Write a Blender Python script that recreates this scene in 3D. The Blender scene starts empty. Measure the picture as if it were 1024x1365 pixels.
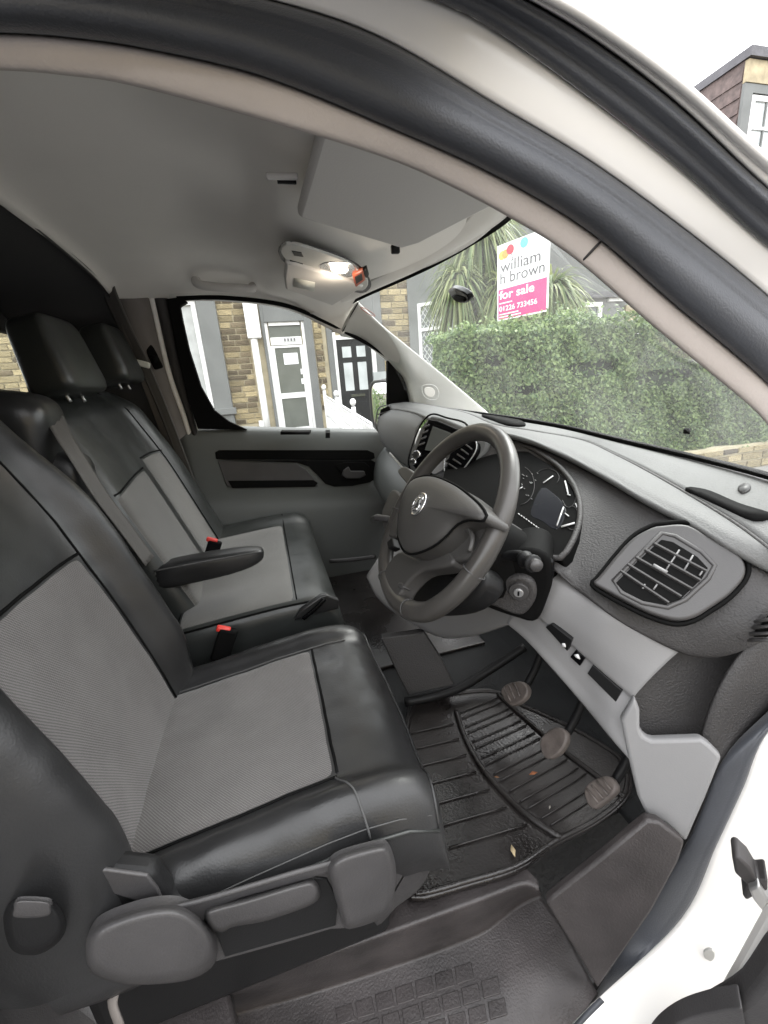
import bpy, bmesh, math, random
import numpy as np
from mathutils import Vector, Matrix, noise as mnoise
R = math.radians
random.seed(7); rng = np.random.default_rng(7)
scene = bpy.context.scene
COL = scene.collection

# ------------------------------------------------------------------ camera
CAM = Vector((0, -1.16, 1.34)); FPX = 560.0; YAW, PITCH, ROLL = R(14.5), R(16.6), R(4.6)
fw = Vector((math.sin(YAW)*math.cos(PITCH), math.cos(YAW)*math.cos(PITCH), -math.sin(PITCH)))
r0 = Vector((math.cos(YAW), -math.sin(YAW), 0)); u0 = r0.cross(fw)
rt = r0*math.cos(ROLL) - u0*math.sin(ROLL); up = u0*math.cos(ROLL) + r0*math.sin(ROLL)
cd = bpy.data.cameras.new('camera'); cam = bpy.data.objects.new('camera', cd); COL.objects.link(cam)
cam.matrix_world = Matrix(((rt.x, up.x, -fw.x, CAM.x), (rt.y, up.y, -fw.y, CAM.y), (rt.z, up.z, -fw.z, CAM.z), (0, 0, 0, 1)))
cd.sensor_fit = 'VERTICAL'; cd.sensor_height = 36; cd.lens = FPX/1365*36
cd.clip_start = 0.02; cd.clip_end = 800
scene.camera = cam

# ------------------------------------------------------------------ sky, sun, exposure (white overcast day)
SUN_EL, SUN_AZ = R(52), R(62)            # veiled sun ahead of the van, over the windscreen
w = bpy.data.worlds.new('World'); scene.world = w; w.use_nodes = True
nt = w.node_tree; nt.nodes.clear()
wo = nt.nodes.new('ShaderNodeOutputWorld'); bg = nt.nodes.new('ShaderNodeBackground')
sky = nt.nodes.new('ShaderNodeTexSky'); sky.sky_type = 'NISHITA'; sky.sun_disc = False
sky.sun_elevation = SUN_EL; sky.sun_rotation = SUN_AZ; sky.dust_density = 6; sky.air_density = 1.5
hsv = nt.nodes.new('ShaderNodeHueSaturation'); hsv.inputs['Saturation'].default_value = 0.12
mx = nt.nodes.new('ShaderNodeMixRGB'); mx.inputs[0].default_value = 0.8; mx.inputs[2].default_value = (9.5, 9.6, 9.8, 1)   # cloud cover
nt.links.new(sky.outputs[0], hsv.inputs['Color']); nt.links.new(hsv.outputs[0], mx.inputs[1])
nt.links.new(mx.outputs[0], bg.inputs[0]); bg.inputs[1].default_value = 0.12
nt.links.new(bg.outputs[0], wo.inputs[0])
sl = bpy.data.lights.new('sun', 'SUN'); sun = bpy.data.objects.new('sun', sl); COL.objects.link(sun)
sl.energy = 0.6; sl.angle = R(25); sl.color = (1, 0.97, 0.92)
sd = Vector((math.sin(SUN_AZ)*math.cos(SUN_EL), math.cos(SUN_AZ)*math.cos(SUN_EL), math.sin(SUN_EL)))
sun.rotation_euler = sd.to_track_quat('Z', 'Y').to_euler(); sun.location = (6, 3, 9)
scene.view_settings.view_transform = 'Standard'; scene.view_settings.look = 'None'
scene.view_settings.gamma = 1; scene.view_settings.exposure = 2.17
scene.cycles.max_bounces = 10; scene.cycles.diffuse_bounces = 5; scene.cycles.transparent_max_bounces = 16
scene.cycles.use_denoising = True

# ------------------------------------------------------------------ helpers: points
def ray(px, py): return rt*((px-512)/FPX) - up*((py-682.5)/FPX) + fw
def at(px, py, **k):
    d = ray(px, py); a, v = list(k.items())[0]; i = 'xyz'.index(a)
    return CAM + d*((v-CAM[i])/d[i])
def apy(z, k): return -0.78 + 0.31*max(0, z-1.15) - k        # door opening: leans inwards above the belt line
def ap(px, py, k=0, side=-1):
    """point of a line of sight on the leaning plane of the door opening (side -1 driver, +1 passenger)"""
    d = ray(px, py); y = 0.78*side
    for _ in range(40):
        t = (y-CAM.y)/d.y; z = CAM.z + d.z*t
        y = 0.5*y + 0.5*(-side)*apy(z, k)
    return CAM + d*((y-CAM.y)/d.y)
class Plane3:
    def __init__(s, a, b, c):
        s.a = Vector(a); s.n = (Vector(b)-s.a).cross(Vector(c)-s.a).normalized()
        if s.n.dot(CAM-s.a) < 0: s.n = -s.n
    def __call__(s, px, py):
        d = ray(px, py); return CAM + d*((s.a-CAM).dot(s.n)/d.dot(s.n))
def V(*a): return Vector(a)
def lerp(a, b, t): return a + (b-a)*t
def sm(a, b, x):
    t = min(1, max(0, (x-a)/(b-a))); return t*t*(3-2*t)
def cr(pts, n, closed=False):
    """resample a polyline as a smooth curve with n points evenly spaced"""
    pts = [Vector(p) for p in pts]; m = len(pts)
    if m == 2 and not closed: return [pts[0].lerp(pts[1], i/(n-1)) for i in range(n)]
    dense = []; segs = m if closed else m-1
    for i in range(segs):
        if closed: p0, p1, p2, p3 = pts[(i-1) % m], pts[i], pts[(i+1) % m], pts[(i+2) % m]
        else: p0, p1, p2, p3 = pts[max(i-1, 0)], pts[i], pts[i+1], pts[min(i+2, m-1)]
        for j in range(14):
            t = j/14
            dense.append(0.5*((2*p1) + (p2-p0)*t + (2*p0-5*p1+4*p2-p3)*t*t + (3*p1-p0-3*p2+p3)*t**3))
    dense.append(pts[0] if closed else pts[-1])
    L = [0]
    for a, b in zip(dense, dense[1:]): L.append(L[-1]+(b-a).length)
    out = []; k = 0; cnt = n if not closed else n+1
    for i in range(cnt):
        s = L[-1]*i/(cnt-1)
        while k < len(L)-2 and L[k+1] < s: k += 1
        f = (s-L[k])/max(1e-9, L[k+1]-L[k]); out.append(dense[k].lerp(dense[k+1], min(1, max(0, f))))
    return out[:n]

# ------------------------------------------------------------------ helpers: materials
MATS = {}
def mat(name, col, rough=0.5, metal=0.0, grain=None, var=None, coat=0.0, sheen=0.0, emit=None, spec=0.5, rand=0.0, rvar=None):
    m = bpy.data.materials.new(name); m.use_nodes = True; MATS[name] = m
    n = m.node_tree; b = n.nodes['Principled BSDF']
    b.inputs['Base Color'].default_value = (*col, 1); b.inputs['Roughness'].default_value = rough
    b.inputs['Metallic'].default_value = metal; b.inputs['Coat Weight'].default_value = coat
    b.inputs['Sheen Weight'].default_value = sheen; b.inputs['Specular IOR Level'].default_value = spec
    if emit: b.inputs['Emission Color'].default_value = (*emit[0], 1); b.inputs['Emission Strength'].default_value = emit[1]
    tc = n.nodes.new('ShaderNodeTexCoord')
    def noise(scale, detail=4):
        t = n.nodes.new('ShaderNodeTexNoise'); t.inputs['Scale'].default_value = scale; t.inputs['Detail'].default_value = detail
        n.links.new(tc.outputs['Object'], t.inputs['Vector']); return t
    if grain:
        t = noise(grain[0], 3); bp = n.nodes.new('ShaderNodeBump'); bp.inputs['Strength'].default_value = grain[1]; bp.inputs['Distance'].default_value = grain[2] if len(grain) > 2 else 0.002
        n.links.new(t.outputs['Fac'], bp.inputs['Height']); n.links.new(bp.outputs[0], b.inputs['Normal'])
    src = None
    if var:                                                     # colour wear: (scale, amount)
        t = noise(var[0]); rp = n.nodes.new('ShaderNodeMapRange')
        rp.inputs[1].default_value = 0.3; rp.inputs[2].default_value = 0.7; rp.inputs[3].default_value = 1-var[1]; rp.inputs[4].default_value = 1+var[1]
        n.links.new(t.outputs['Fac'], rp.inputs[0]); src = rp.outputs[0]
    if rand:
        oi = n.nodes.new('ShaderNodeObjectInfo'); rp = n.nodes.new('ShaderNodeMapRange')
        rp.inputs[3].default_value = 1-rand; rp.inputs[4].default_value = 1+rand
        n.links.new(oi.outputs['Random'], rp.inputs[0])
        if src:
            mm = n.nodes.new('ShaderNodeMath'); mm.operation = 'MULTIPLY'; n.links.new(src, mm.inputs[0]); n.links.new(rp.outputs[0], mm.inputs[1]); src = mm.outputs[0]
        else: src = rp.outputs[0]
    if src:
        h = n.nodes.new('ShaderNodeHueSaturation'); h.inputs['Color'].default_value = (*col, 1)
        n.links.new(src, h.inputs['Value']); n.links.new(h.outputs[0], b.inputs['Base Color'])
    if rvar:
        t = noise(rvar[0]); rp = n.nodes.new('ShaderNodeMapRange'); rp.inputs[1].default_value = 0.35; rp.inputs[2].default_value = 0.65
        rp.inputs[3].default_value = rough-rvar[1]; rp.inputs[4].default_value = rough+rvar[1]
        n.links.new(t.outputs['Fac'], rp.inputs[0]); n.links.new(rp.outputs[0], b.inputs['Roughness'])
    return m
def glass(name, tint, refl, rough=0.0, haze=0.0):
    m = bpy.data.materials.new(name); m.use_nodes = True; MATS[name] = m; n = m.node_tree; n.nodes.clear()
    o = n.nodes.new('ShaderNodeOutputMaterial'); t = n.nodes.new('ShaderNodeBsdfTransparent'); t.inputs[0].default_value = (*tint, 1)
    g = n.nodes.new('ShaderNodeBsdfGlossy'); g.inputs['Roughness'].default_value = rough
    lw = n.nodes.new('ShaderNodeLayerWeight'); lw.inputs[0].default_value = 0.5      # Schlick: same from both sides of the pane
    pw = n.nodes.new('ShaderNodeMath'); pw.operation = 'POWER'; pw.inputs[1].default_value = 5; n.links.new(lw.outputs['Facing'], pw.inputs[0])
    mu = n.nodes.new('ShaderNodeMath'); mu.operation = 'MULTIPLY_ADD'; mu.inputs[1].default_value = refl; mu.inputs[2].default_value = 0.06*refl
    x = n.nodes.new('ShaderNodeMixShader'); n.links.new(pw.outputs[0], mu.inputs[0]); n.links.new(mu.outputs[0], x.inputs[0])
    n.links.new(t.outputs[0], x.inputs[1]); n.links.new(g.outputs[0], x.inputs[2])
    last = x
    if haze:                                                    # pale veil mixed into the pane, imitating hazy reflections
        d = n.nodes.new('ShaderNodeBsdfDiffuse'); d.inputs[0].default_value = (0.8, 0.8, 0.8, 1)
        tr = n.nodes.new('ShaderNodeBsdfTranslucent'); tr.inputs[0].default_value = (0.8, 0.8, 0.8, 1)
        a = n.nodes.new('ShaderNodeMixShader'); a.inputs[0].default_value = 0.5; n.links.new(d.outputs[0], a.inputs[1]); n.links.new(tr.outputs[0], a.inputs[2])
        tc = n.nodes.new('ShaderNodeTexCoord'); ns = n.nodes.new('ShaderNodeTexNoise'); ns.inputs['Scale'].default_value = 6; ns.inputs['Detail'].default_value = 5
        n.links.new(tc.outputs['Object'], ns.inputs['Vector'])
        mr = n.nodes.new('ShaderNodeMapRange'); mr.inputs[1].default_value = 0.3; mr.inputs[2].default_value = 0.7; mr.inputs[3].default_value = haze*0.5; mr.inputs[4].default_value = haze*1.5
        n.links.new(ns.outputs['Fac'], mr.inputs[0])
        y = n.nodes.new('ShaderNodeMixShader'); n.links.new(mr.outputs[0], y.inputs[0]); n.links.new(x.outputs[0], y.inputs[1]); n.links.new(a.outputs[0], y.inputs[2]); last = y
    n.links.new(last.outputs[0], o.inputs[0]); return m
def fabric_mat(name, ca, cb, scale):
    m = bpy.data.materials.new(name); m.use_nodes = True; MATS[name] = m; n = m.node_tree; b = n.nodes['Principled BSDF']
    b.inputs['Roughness'].default_value = 0.9; b.inputs['Sheen Weight'].default_value = 0.2
    tc = n.nodes.new('ShaderNodeTexCoord'); ws = []
    for d in ('DIAGONAL', 'Y'):
        wv = n.nodes.new('ShaderNodeTexWave'); wv.bands_direction = d; wv.inputs['Scale'].default_value = scale; wv.inputs['Distortion'].default_value = 1.2
        wv.inputs['Detail'].default_value = 2; wv.inputs['Detail Scale'].default_value = 3
        n.links.new(tc.outputs['Object'], wv.inputs['Vector']); ws.append(wv)
    mu = n.nodes.new('ShaderNodeMath'); mu.operation = 'MULTIPLY'; n.links.new(ws[0].outputs['Fac'], mu.inputs[0]); n.links.new(ws[1].outputs['Fac'], mu.inputs[1])
    ns = n.nodes.new('ShaderNodeTexNoise'); ns.inputs['Scale'].default_value = 14; ns.inputs['Detail'].default_value = 6; n.links.new(tc.outputs['Object'], ns.inputs['Vector'])
    ad = n.nodes.new('ShaderNodeMath'); ad.operation = 'MULTIPLY_ADD'; ad.inputs[1].default_value = 0.5; n.links.new(ns.outputs['Fac'], ad.inputs[0]); n.links.new(mu.outputs[0], ad.inputs[2])
    cm = n.nodes.new('ShaderNodeMixRGB'); cm.inputs[1].default_value = (*ca, 1); cm.inputs[2].default_value = (*cb, 1); n.links.new(ad.outputs[0], cm.inputs[0])
    n.links.new(cm.outputs[0], b.inputs['Base Color'])
    bp = n.nodes.new('ShaderNodeBump'); bp.inputs['Strength'].default_value = 0.5; bp.inputs['Distance'].default_value = 0.0015
    n.links.new(mu.outputs[0], bp.inputs['Height']); n.links.new(bp.outputs[0], b.inputs['Normal']); return m

mat('dash_plastic', (0.034, 0.032, 0.032), 0.55, grain=(300, 0.9, 0.002), var=(9, 0.12))
mat('dash_top', (0.115, 0.116, 0.114), 0.62, grain=(320, 0.7, 0.0015), var=(5, 0.06))
mat('pod_plastic', (0.046, 0.044, 0.044), 0.42, grain=(500, 0.2, 0.0008))
mat('grey_plastic', (0.205, 0.203, 0.205), 0.5, grain=(450, 0.25, 0.001), var=(5, 0.05))
mat('seat_plastic', (0.045, 0.043, 0.044), 0.48, grain=(420, 0.45, 0.001), var=(10, 0.2), rvar=(18, 0.08))
mat('dark_plastic', (0.009, 0.009, 0.0095), 0.5, spec=0.25, grain=(400, 0.3, 0.001))
mat('door_plastic', (0.095, 0.101, 0.098), 0.55, grain=(420, 0.3, 0.001), var=(4, 0.06))
mat('sill_plastic', (0.038, 0.033, 0.033), 0.5, grain=(260, 0.7, 0.0015), var=(11, 0.4), rvar=(8, 0.1))
mat('gloss_black', (0.003, 0.003, 0.0035), 0.22, spec=0.14)
mat('display_dark', (0.012, 0.013, 0.017), 0.2, spec=0.25)
mat('black', (0.004, 0.004, 0.004), 0.7, spec=0.08)
mat('bulkhead', (0.055, 0.054, 0.055), 0.8, grain=(200, 0.3))
mat('leather', (0.016, 0.016, 0.0165), 0.38, grain=(330, 0.35, 0.0008), var=(7, 0.25), rvar=(10, 0.09))
mat('leather_soft', (0.024, 0.026, 0.025), 0.38, grain=(260, 0.3, 0.001), var=(7, 0.15), rvar=(10, 0.07))
mat('thread', (0.055, 0.055, 0.055), 0.7)
fabric_mat('fabric', (0.047, 0.0435, 0.042), (0.14, 0.131, 0.127), 140)
fabric_mat('fabric_far', (0.072, 0.07, 0.066), (0.145, 0.141, 0.133), 110)
mat('headliner', (0.72, 0.69, 0.65), 0.95, grain=(600, 0.3, 0.001), var=(3, 0.05), sheen=0.2)
mat('visor', (0.56, 0.54, 0.52), 0.85, grain=(300, 0.3, 0.001))
mat('pillar_trim', (0.50, 0.45, 0.42), 0.85, grain=(300, 0.5, 0.0012), var=(9, 0.06))
mat('pillar_light', (0.500, 0.495, 0.470), 0.6, grain=(400, 0.25, 0.001), var=(4, 0.04))
mat('rubber', (0.037, 0.040, 0.048), 0.48, grain=(420, 0.5, 0.0012), var=(6, 0.2), sheen=0.15)
mat('rubber_dull', (0.030, 0.027, 0.027), 0.6, grain=(250, 0.3, 0.001), var=(9, 0.2))
mat('white_paint', (0.74, 0.72, 0.69), 0.38, coat=0.25, var=(3, 0.03))
mat('white_paint_shaded', (0.56, 0.52, 0.48), 0.4, coat=0.3, var=(4, 0.05))  # unused copy of the white paint with the flange's shade in its colour
mat('mat_rubber', (0.014, 0.012, 0.0115), 0.34, grain=(180, 0.5, 0.002), var=(6, 0.45), rvar=(5, 0.2))
mat('carpet', (0.018, 0.019, 0.020), 0.95, grain=(700, 0.8, 0.003), var=(8, 0.3))
mat('pedal_rubber', (0.13, 0.11, 0.10), 0.5, grain=(200, 0.4), var=(30, 0.35))
mat('wheel_leather', (0.046, 0.043, 0.040), 0.36, grain=(500, 0.15, 0.0006), var=(8, 0.12), rvar=(14, 0.06))
mat('wheel_pad', (0.048, 0.046, 0.044), 0.5, grain=(500, 0.3, 0.0008))
mat('chrome', (0.72, 0.72, 0.73), 0.2, metal=1)
mat('satin_metal', (0.42, 0.42, 0.42), 0.4, metal=0.8)
mat('b_trim', (0.15, 0.135, 0.125), 0.7, grain=(300, 0.4, 0.001))
mat('white_mark', (0.75, 0.75, 0.75), 0.5)
mat('red_button', (0.60, 0.035, 0.025), 0.4)
mat('orange_part', (0.35, 0.06, 0.02), 0.4)
mat('belt', (0.085, 0.08, 0.075), 0.6, grain=(700, 0.5, 0.001))
mat('lamp_lens', (0.8, 0.75, 0.65), 0.3, emit=((1.0, 0.86, 0.66), 4))
mat('label_paper', (0.55, 0.55, 0.5), 0.6)
mat('screen', (0.10, 0.105, 0.10), 0.15)
glass('windscreen_glass', (0.93, 0.96, 0.94), 1.1, 0.0, 0.068)
glass('side_glass', (0.95, 0.97, 0.96), 0.8, 0.0, 0.02)
glass('cluster_glass', (0.95, 0.95, 0.95), 0.7)

# ------------------------------------------------------------------ helpers: objects
def root_of(o):
    while o.parent: o = o.parent
    return o
def thing(name, label, cat, loc, group=None):
    o = bpy.data.objects.new(name, None); COL.objects.link(o); o.location = loc; o.empty_display_size = 0.1
    o['label'] = label; o['category'] = cat
    if group: o['group'] = group
    return o
def tag(o, label=None, cat=None, group=None, kind=None):
    if label: o['label'] = label
    if cat: o['category'] = cat
    if group: o['group'] = group
    if kind: o['kind'] = kind
    return o
def mk(name, verts, faces, m, parent=None, smooth=True, solid=0, bevel=0, seg=2, sub=0):
    """one mesh object from world-space points; children sit in their thing's own frame"""
    verts = [Vector(v) for v in verts]
    if parent is not None: off = root_of(parent).location.copy()
    else:
        xs = list(zip(*[(v.x, v.y, v.z) for v in verts])); off = Vector(((min(xs[0])+max(xs[0]))/2, (min(xs[1])+max(xs[1]))/2, min(xs[2])))
    me = bpy.data.meshes.new(name); me.from_pydata([v-off for v in verts], [], faces)
    bm = bmesh.new(); bm.from_mesh(me); bmesh.ops.recalc_face_normals(bm, faces=bm.faces)
    if solid and sum(f.normal.dot(CAM-off-f.calc_center_median())*f.calc_area() for f in bm.faces) < 0: bmesh.ops.reverse_faces(bm, faces=bm.faces)
    bm.to_mesh(me); bm.free()
    if smooth: me.polygons.foreach_set('use_smooth', [True]*len(me.polygons))
    me.materials.append(MATS[m] if isinstance(m, str) else m)
    o = bpy.data.objects.new(name, me); COL.objects.link(o)
    if parent is not None: o.parent = parent
    else: o.location = off
    if solid:
        s = o.modifiers.new('solid', 'SOLIDIFY'); s.thickness = solid; s.offset = -1
    if bevel:
        b = o.modifiers.new('bevel', 'BEVEL'); b.width = bevel; b.segments = seg; b.limit_method = 'ANGLE'; b.angle_limit = R(35); b.harden_normals = False
        if smooth:
            try: me.set_sharp_from_angle(angle=R(40))
            except Exception: pass
    if sub:
        s = o.modifiers.new('sub', 'SUBSURF'); s.levels = sub; s.render_levels = sub
    return o
def grid_faces(nu, nv, cu=False, cv=False):
    f = []
    for i in range(nu if cu else nu-1):
        for j in range(nv if cv else nv-1):
            a, b = i, (i+1) % nu; c, d = j, (j+1) % nv
            f.append((a*nv+c, b*nv+c, b*nv+d, a*nv+d))
    return f
def loft(name, rows, m, parent=None, n=48, k=None, **kw):
    """surface through polylines; each is resampled to n points, and k rows are blended smoothly across"""
    rs = [cr(r, n) for r in rows]
    if k:
        cols = [cr([r[i] for r in rs], k) for i in range(n)]
        verts = [p for c in cols for p in c]; return mk(name, verts, grid_faces(n, k), m, parent, **kw)
    verts = [r[i] for i in range(n) for r in rs]
    return mk(name, verts, grid_faces(n, len(rs)), m, parent, **kw)
def band(name, A, B, m, parent, prof, out=None, n=90, amp=None, **kw):
    """strip between two lines with a cross-section: prof = [(t, bulge)]"""
    a = cr(A, n); b = cr(B, n); vs = []
    for i, (p, q) in enumerate(zip(a, b)):
        for t, h in prof: 
            r = p.lerp(q, t); vs.append(r + (out or (CAM-r).normalized())*(h*(amp(i/(n-1)) if amp else 1)))
    return mk(name, vs, grid_faces(n, len(prof)), m, parent, **kw)
def arch(h, n=9, p=0.5): return [(i/(n-1), h*(4*(i/(n-1))*(1-i/(n-1)))**p) for i in range(n)]
def tube(name, pts, r, m, parent=None, closed=False, n=None, sides=8, flat=None, resample=True, cap=True):
    P = cr(pts, n or max(8, len(pts)*5), closed) if resample else [Vector(p) for p in pts]
    N = len(P); vs = []; prev = None
    for i, p in enumerate(P):
        t = ((P[(i+1) % N]-P[i-1]) if closed else (P[min(i+1, N-1)]-P[max(i-1, 0)])).normalized()
        if prev is None:
            a = V(0, 0, 1) if abs(t.z) < 0.9 else V(1, 0, 0); u = t.cross(a).normalized()
        else: u = (prev - t*prev.dot(t)).normalized()
        prev = u; v = t.cross(u)
        rr = r(i/(N-1)) if callable(r) else r
        for s in range(sides):
            a = 2*math.pi*s/sides; fl = flat or 1
            vs.append(p + u*(rr*math.cos(a)) + v*(rr*fl*math.sin(a)))
    f = grid_faces(N, sides, closed, True)
    if cap and not closed: f += [tuple(range(sides)), tuple((N-1)*sides+s for s in range(sides))]
    return mk(name, vs, f, m, parent)
def prism(name, poly, vec, m, parent=None, bevel=0.003, seg=2, smooth=True):
    poly = [Vector(p) for p in poly]; n = len(poly); vs = poly + [p+vec for p in poly]
    f = [tuple(range(n)), tuple(range(2*n-1, n-1, -1))] + [(i, (i+1) % n, (i+1) % n+n, i+n) for i in range(n)]
    return mk(name, vs, f, m, parent, bevel=bevel, seg=seg, smooth=smooth)
def pr(p):
    d = p-CAM; return (512+FPX*d.dot(rt)/d.dot(fw), 682.5-FPX*d.dot(up)/d.dot(fw))
def slab(name, pix, plane, thick, m, parent=None, lift=0.0, bevel=0.003, seg=2, rs=0, vis=0.0):
    """flat piece: outline on a plane in space, front face `lift` above it, `thick` deep; `vis` is how far it stands proud"""
    pl = Plane3.__new__(Plane3); pl.a = plane.a+plane.n*lift; pl.n = plane.n
    pts = [pl(*p) for p in pix]
    if vis:
        rs = rs or 72; q2 = cr([V(x, y, 0) for x, y in pix], rs, True); pix = [(q.x, q.y) for q in q2]; pts = [pl(*q) for q in pix]
        n = len(pix); area = sum(pix[i][0]*pix[(i+1) % n][1]-pix[(i+1) % n][0]*pix[i][1] for i in range(n))
        pb_ = Plane3.__new__(Plane3); pb_.a = pl.a-pl.n*vis; pb_.n = pl.n; ws_ = []
        for i, q in enumerate(pix):
            a, b = pix[i-1], pix[(i+1) % n]; nx, ny = (b[1]-a[1]), -(b[0]-a[0]); L = math.hypot(nx, ny) or 1
            if area < 0: nx, ny = -nx, -ny
            u, v = pr(pts[i]-pl.n*vis); dl = ((u-q[0])*nx+(v-q[1])*ny)/L; dm = math.hypot(u-q[0], v-q[1]) or 1
            ws_.append(sm(-.6, .6, dl/dm))
        for _ in range(4): ws_ = [(ws_[i-1]+2*ws_[i]+ws_[(i+1) % n])/4 for i in range(n)]
        pts = [p.lerp(pb_(*q)+pl.n*vis, g) for p, q, g in zip(pts, pix, ws_)]; rs = 0
    if rs: pts = cr(pts, rs, True)
    return prism(name, pts, -plane.n*thick, m, parent, bevel, seg)
def box(name, c, s, m, parent=None, bevel=0.004, rot=None, seg=2):
    c = Vector(c); vs = []
    for sx in (-.5, .5):
        for sy in (-.5, .5):
            for sz in (-.5, .5):
                p = V(sx*s[0], sy*s[1], sz*s[2]); vs.append(c + (rot @ p if rot else p))
    f = [(0, 1, 3, 2), (4, 6, 7, 5), (0, 4, 5, 1), (2, 3, 7, 6), (0, 2, 6, 4), (1, 5, 7, 3)]
    return mk(name, vs, f, m, parent, bevel=bevel, seg=seg, smooth=bevel > 0)
def boxes(name, L, m, parent=None, bevel=0):
    vs = []; fs = []
    for (x0, x1, y0, y1, z0, z1) in L:
        b = len(vs)
        for x in (x0, x1):
            for y in (y0, y1):
                for z in (z0, z1): vs.append(V(x, y, z))
        fs += [tuple(b+i for i in q) for q in ((0, 1, 3, 2), (4, 6, 7, 5), (0, 4, 5, 1), (2, 3, 7, 6), (0, 2, 6, 4), (1, 5, 7, 3))]
    return mk(name, vs, fs, m, parent, smooth=False, bevel=bevel)
def pillow(name, c, s, m, parent=None, rot=None, e=0.35, n=28, fn=None):
    """soft rounded block (superellipsoid)"""
    c = Vector(c); vs = []
    def pw(v, e): return math.copysign(abs(v)**e, v)
    for i in range(n+1):
        a = -math.pi/2 + math.pi*i/n
        for j in range(2*n):
            b = 2*math.pi*j/(2*n)
            p = V(pw(math.cos(a), e)*pw(math.cos(b), e), pw(math.cos(a), e)*pw(math.sin(b), e), pw(math.sin(a), e))
            if fn: p = fn(p)
            p = V(p.x*s[0]/2, p.y*s[1]/2, p.z*s[2]/2); vs.append(c + (rot @ p if rot else p))
    return mk(name, vs, grid_faces(n+1, 2*n, False, True), m, parent)
def patch(name, S, u0, u1, v0, v1, m, parent=None, nu=30, nv=30, puff=0.0, tuck=0.004, **kw):
    """piece of an upholstery surface S(u,v), puffed up inside and tucked in along its edges"""
    vs = []
    for i in range(nu):
        for j in range(nv):
            a, b = i/(nu-1), j/(nv-1); u, v = lerp(u0, u1, a), lerp(v0, v1, b)
            p = S(u, v); n = (S(u+.004, v)-S(u-.004, v)).cross(S(u, v+.004)-S(u, v-.004)).normalized()
            if n.dot(S.out) < 0: n = -n
            e = min(1, min(a, 1-a)*16)*min(1, min(b, 1-b)*16); e = e**0.5
            vs.append(p + n*(puff*e - tuck*(1-e)))
    return mk(name, vs, grid_faces(nu, nv), m, parent, **kw)

def dome(name, pix, plane, h, m, parent=None, back=.03, shrink=14, n=56, soft=1.0, lift=0.0):
    """moulded cover: its outline lies on the plane, its face swells `h` towards the viewer's side with a rounded shoulder"""
    q = cr([V(x, y, 0) for x, y in pix], n, True); c = sum(q, V(0, 0, 0))/n
    rings = [(0, -back), (0, 0), (.12, .35), (.35, .68), (.7, .9), (1.0, .97), (1.35, 1.0)]
    ar = sum(q[i].x*q[(i+1) % n].y-q[(i+1) % n].x*q[i].y for i in range(n))
    def inset(d):
        out = []
        for i in range(n):
            t = (q[(i+1) % n]-q[i-1]); nn = V(-t.y, t.x, 0).normalized()
            if ar < 0: nn = -nn
            out.append(q[i]+nn*d)
        for _ in range(2): out = [(out[i-1]+out[i]*2+out[(i+1) % n])/4 for i in range(n)]
        return out
    vs = []
    for s, k in rings:
        o = inset(shrink*s) if s else q
        pl = Plane3.__new__(Plane3); pl.n = plane.n; pl.a = plane.a + plane.n*(lift + (k*h if k >= 0 else k))
        if k < 0: base = Plane3.__new__(Plane3); base.n = plane.n; base.a = plane.a+plane.n*lift; vs += [base(p.x, p.y)+plane.n*k for p in o]
        else: vs += [pl(p.x, p.y) for p in o]
    f = grid_faces(len(rings), n, False, True); b = (len(rings)-1)*n
    return mk(name, vs, f+[tuple(b+i for i in range(n))], m, parent)
from mathutils.bvhtree import BVHTree
def hit(o, px, py):
    """first point of an object on a line of sight"""
    off = root_of(o).location; me = o.data
    b = BVHTree.FromPolygons([v.co+off for v in me.vertices], [tuple(f.vertices) for f in me.polygons])
    return b.ray_cast(CAM, ray(px, py).normalized())[0]

# ================================================================== THE VAN
van = thing('white_van', 'white van seen through its open driver doorway, with roof lining, pillars and windscreen', 'van', (0, 0, 0))

# --- lines round the driver's door opening (inside to outside)
L1 = [ap(-220, 92, -.02)] + [ap(x, y, -.02) for x, y in ((0, 94), (90, 101), (175, 114), (350, 160), (512, 210), (600, 248), (677, 289), (762, 342), (873, 437), (990, 533), (1024, 567), (1085, 640), (1100, 720), (1050, 800), (976, 891), (937, 983), (912, 1112), (790, 1312), (720, 1420))]
L2 = [ap(-220, 42, 0)] + [ap(x, y, 0.0) for x, y in ((0, 44), (100, 51), (200, 66), (350, 102), (512, 167), (662, 235), (787, 310), (892, 400), (1024, 512), (1110, 610), (1140, 720), (1110, 830), (1040, 930), (965, 1010), (914, 1125), (796, 1320), (725, 1425))]
L3 = [ap(-220, -54, .025)] + [ap(x, y, 0.025) for x, y in ((0, -48), (200, -30), (375, 4), (512, 52), (662, 140), (787, 215), (912, 305), (1024, 395), (1140, 500), (1200, 640), (1190, 780), (1110, 890), (1024, 976), (991, 1050), (956, 1125), (906, 1227), (778, 1350), (715, 1430))]
L4 = [ap(-220, -138, .05)] + [ap(x, y, 0.05) for x, y in ((0, -130), (200, -108), (400, -62), (577, 0), (662, 42), (792, 135), (912, 230), (1024, 330), (1170, 440), (1280, 620), (1300, 800))] + [V(.80, -.90, .8), V(.72, -.92, .5), V(.60, -.93, .30), V(.45, -.93, .2)]
L5 = [ap(-250, -236, .075)] + [ap(x, y, 0.075) for x, y in ((0, -215), (250, -170), (520, -88), (702, 0), (812, 68), (912, 147), (1024, 252), (1200, 400), (1330, 600), (1360, 800))] + [V(.86, -.91, .8), V(.86, -.94, .5), V(.86, -.95, .30), V(.86, -.95, .2)]
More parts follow.
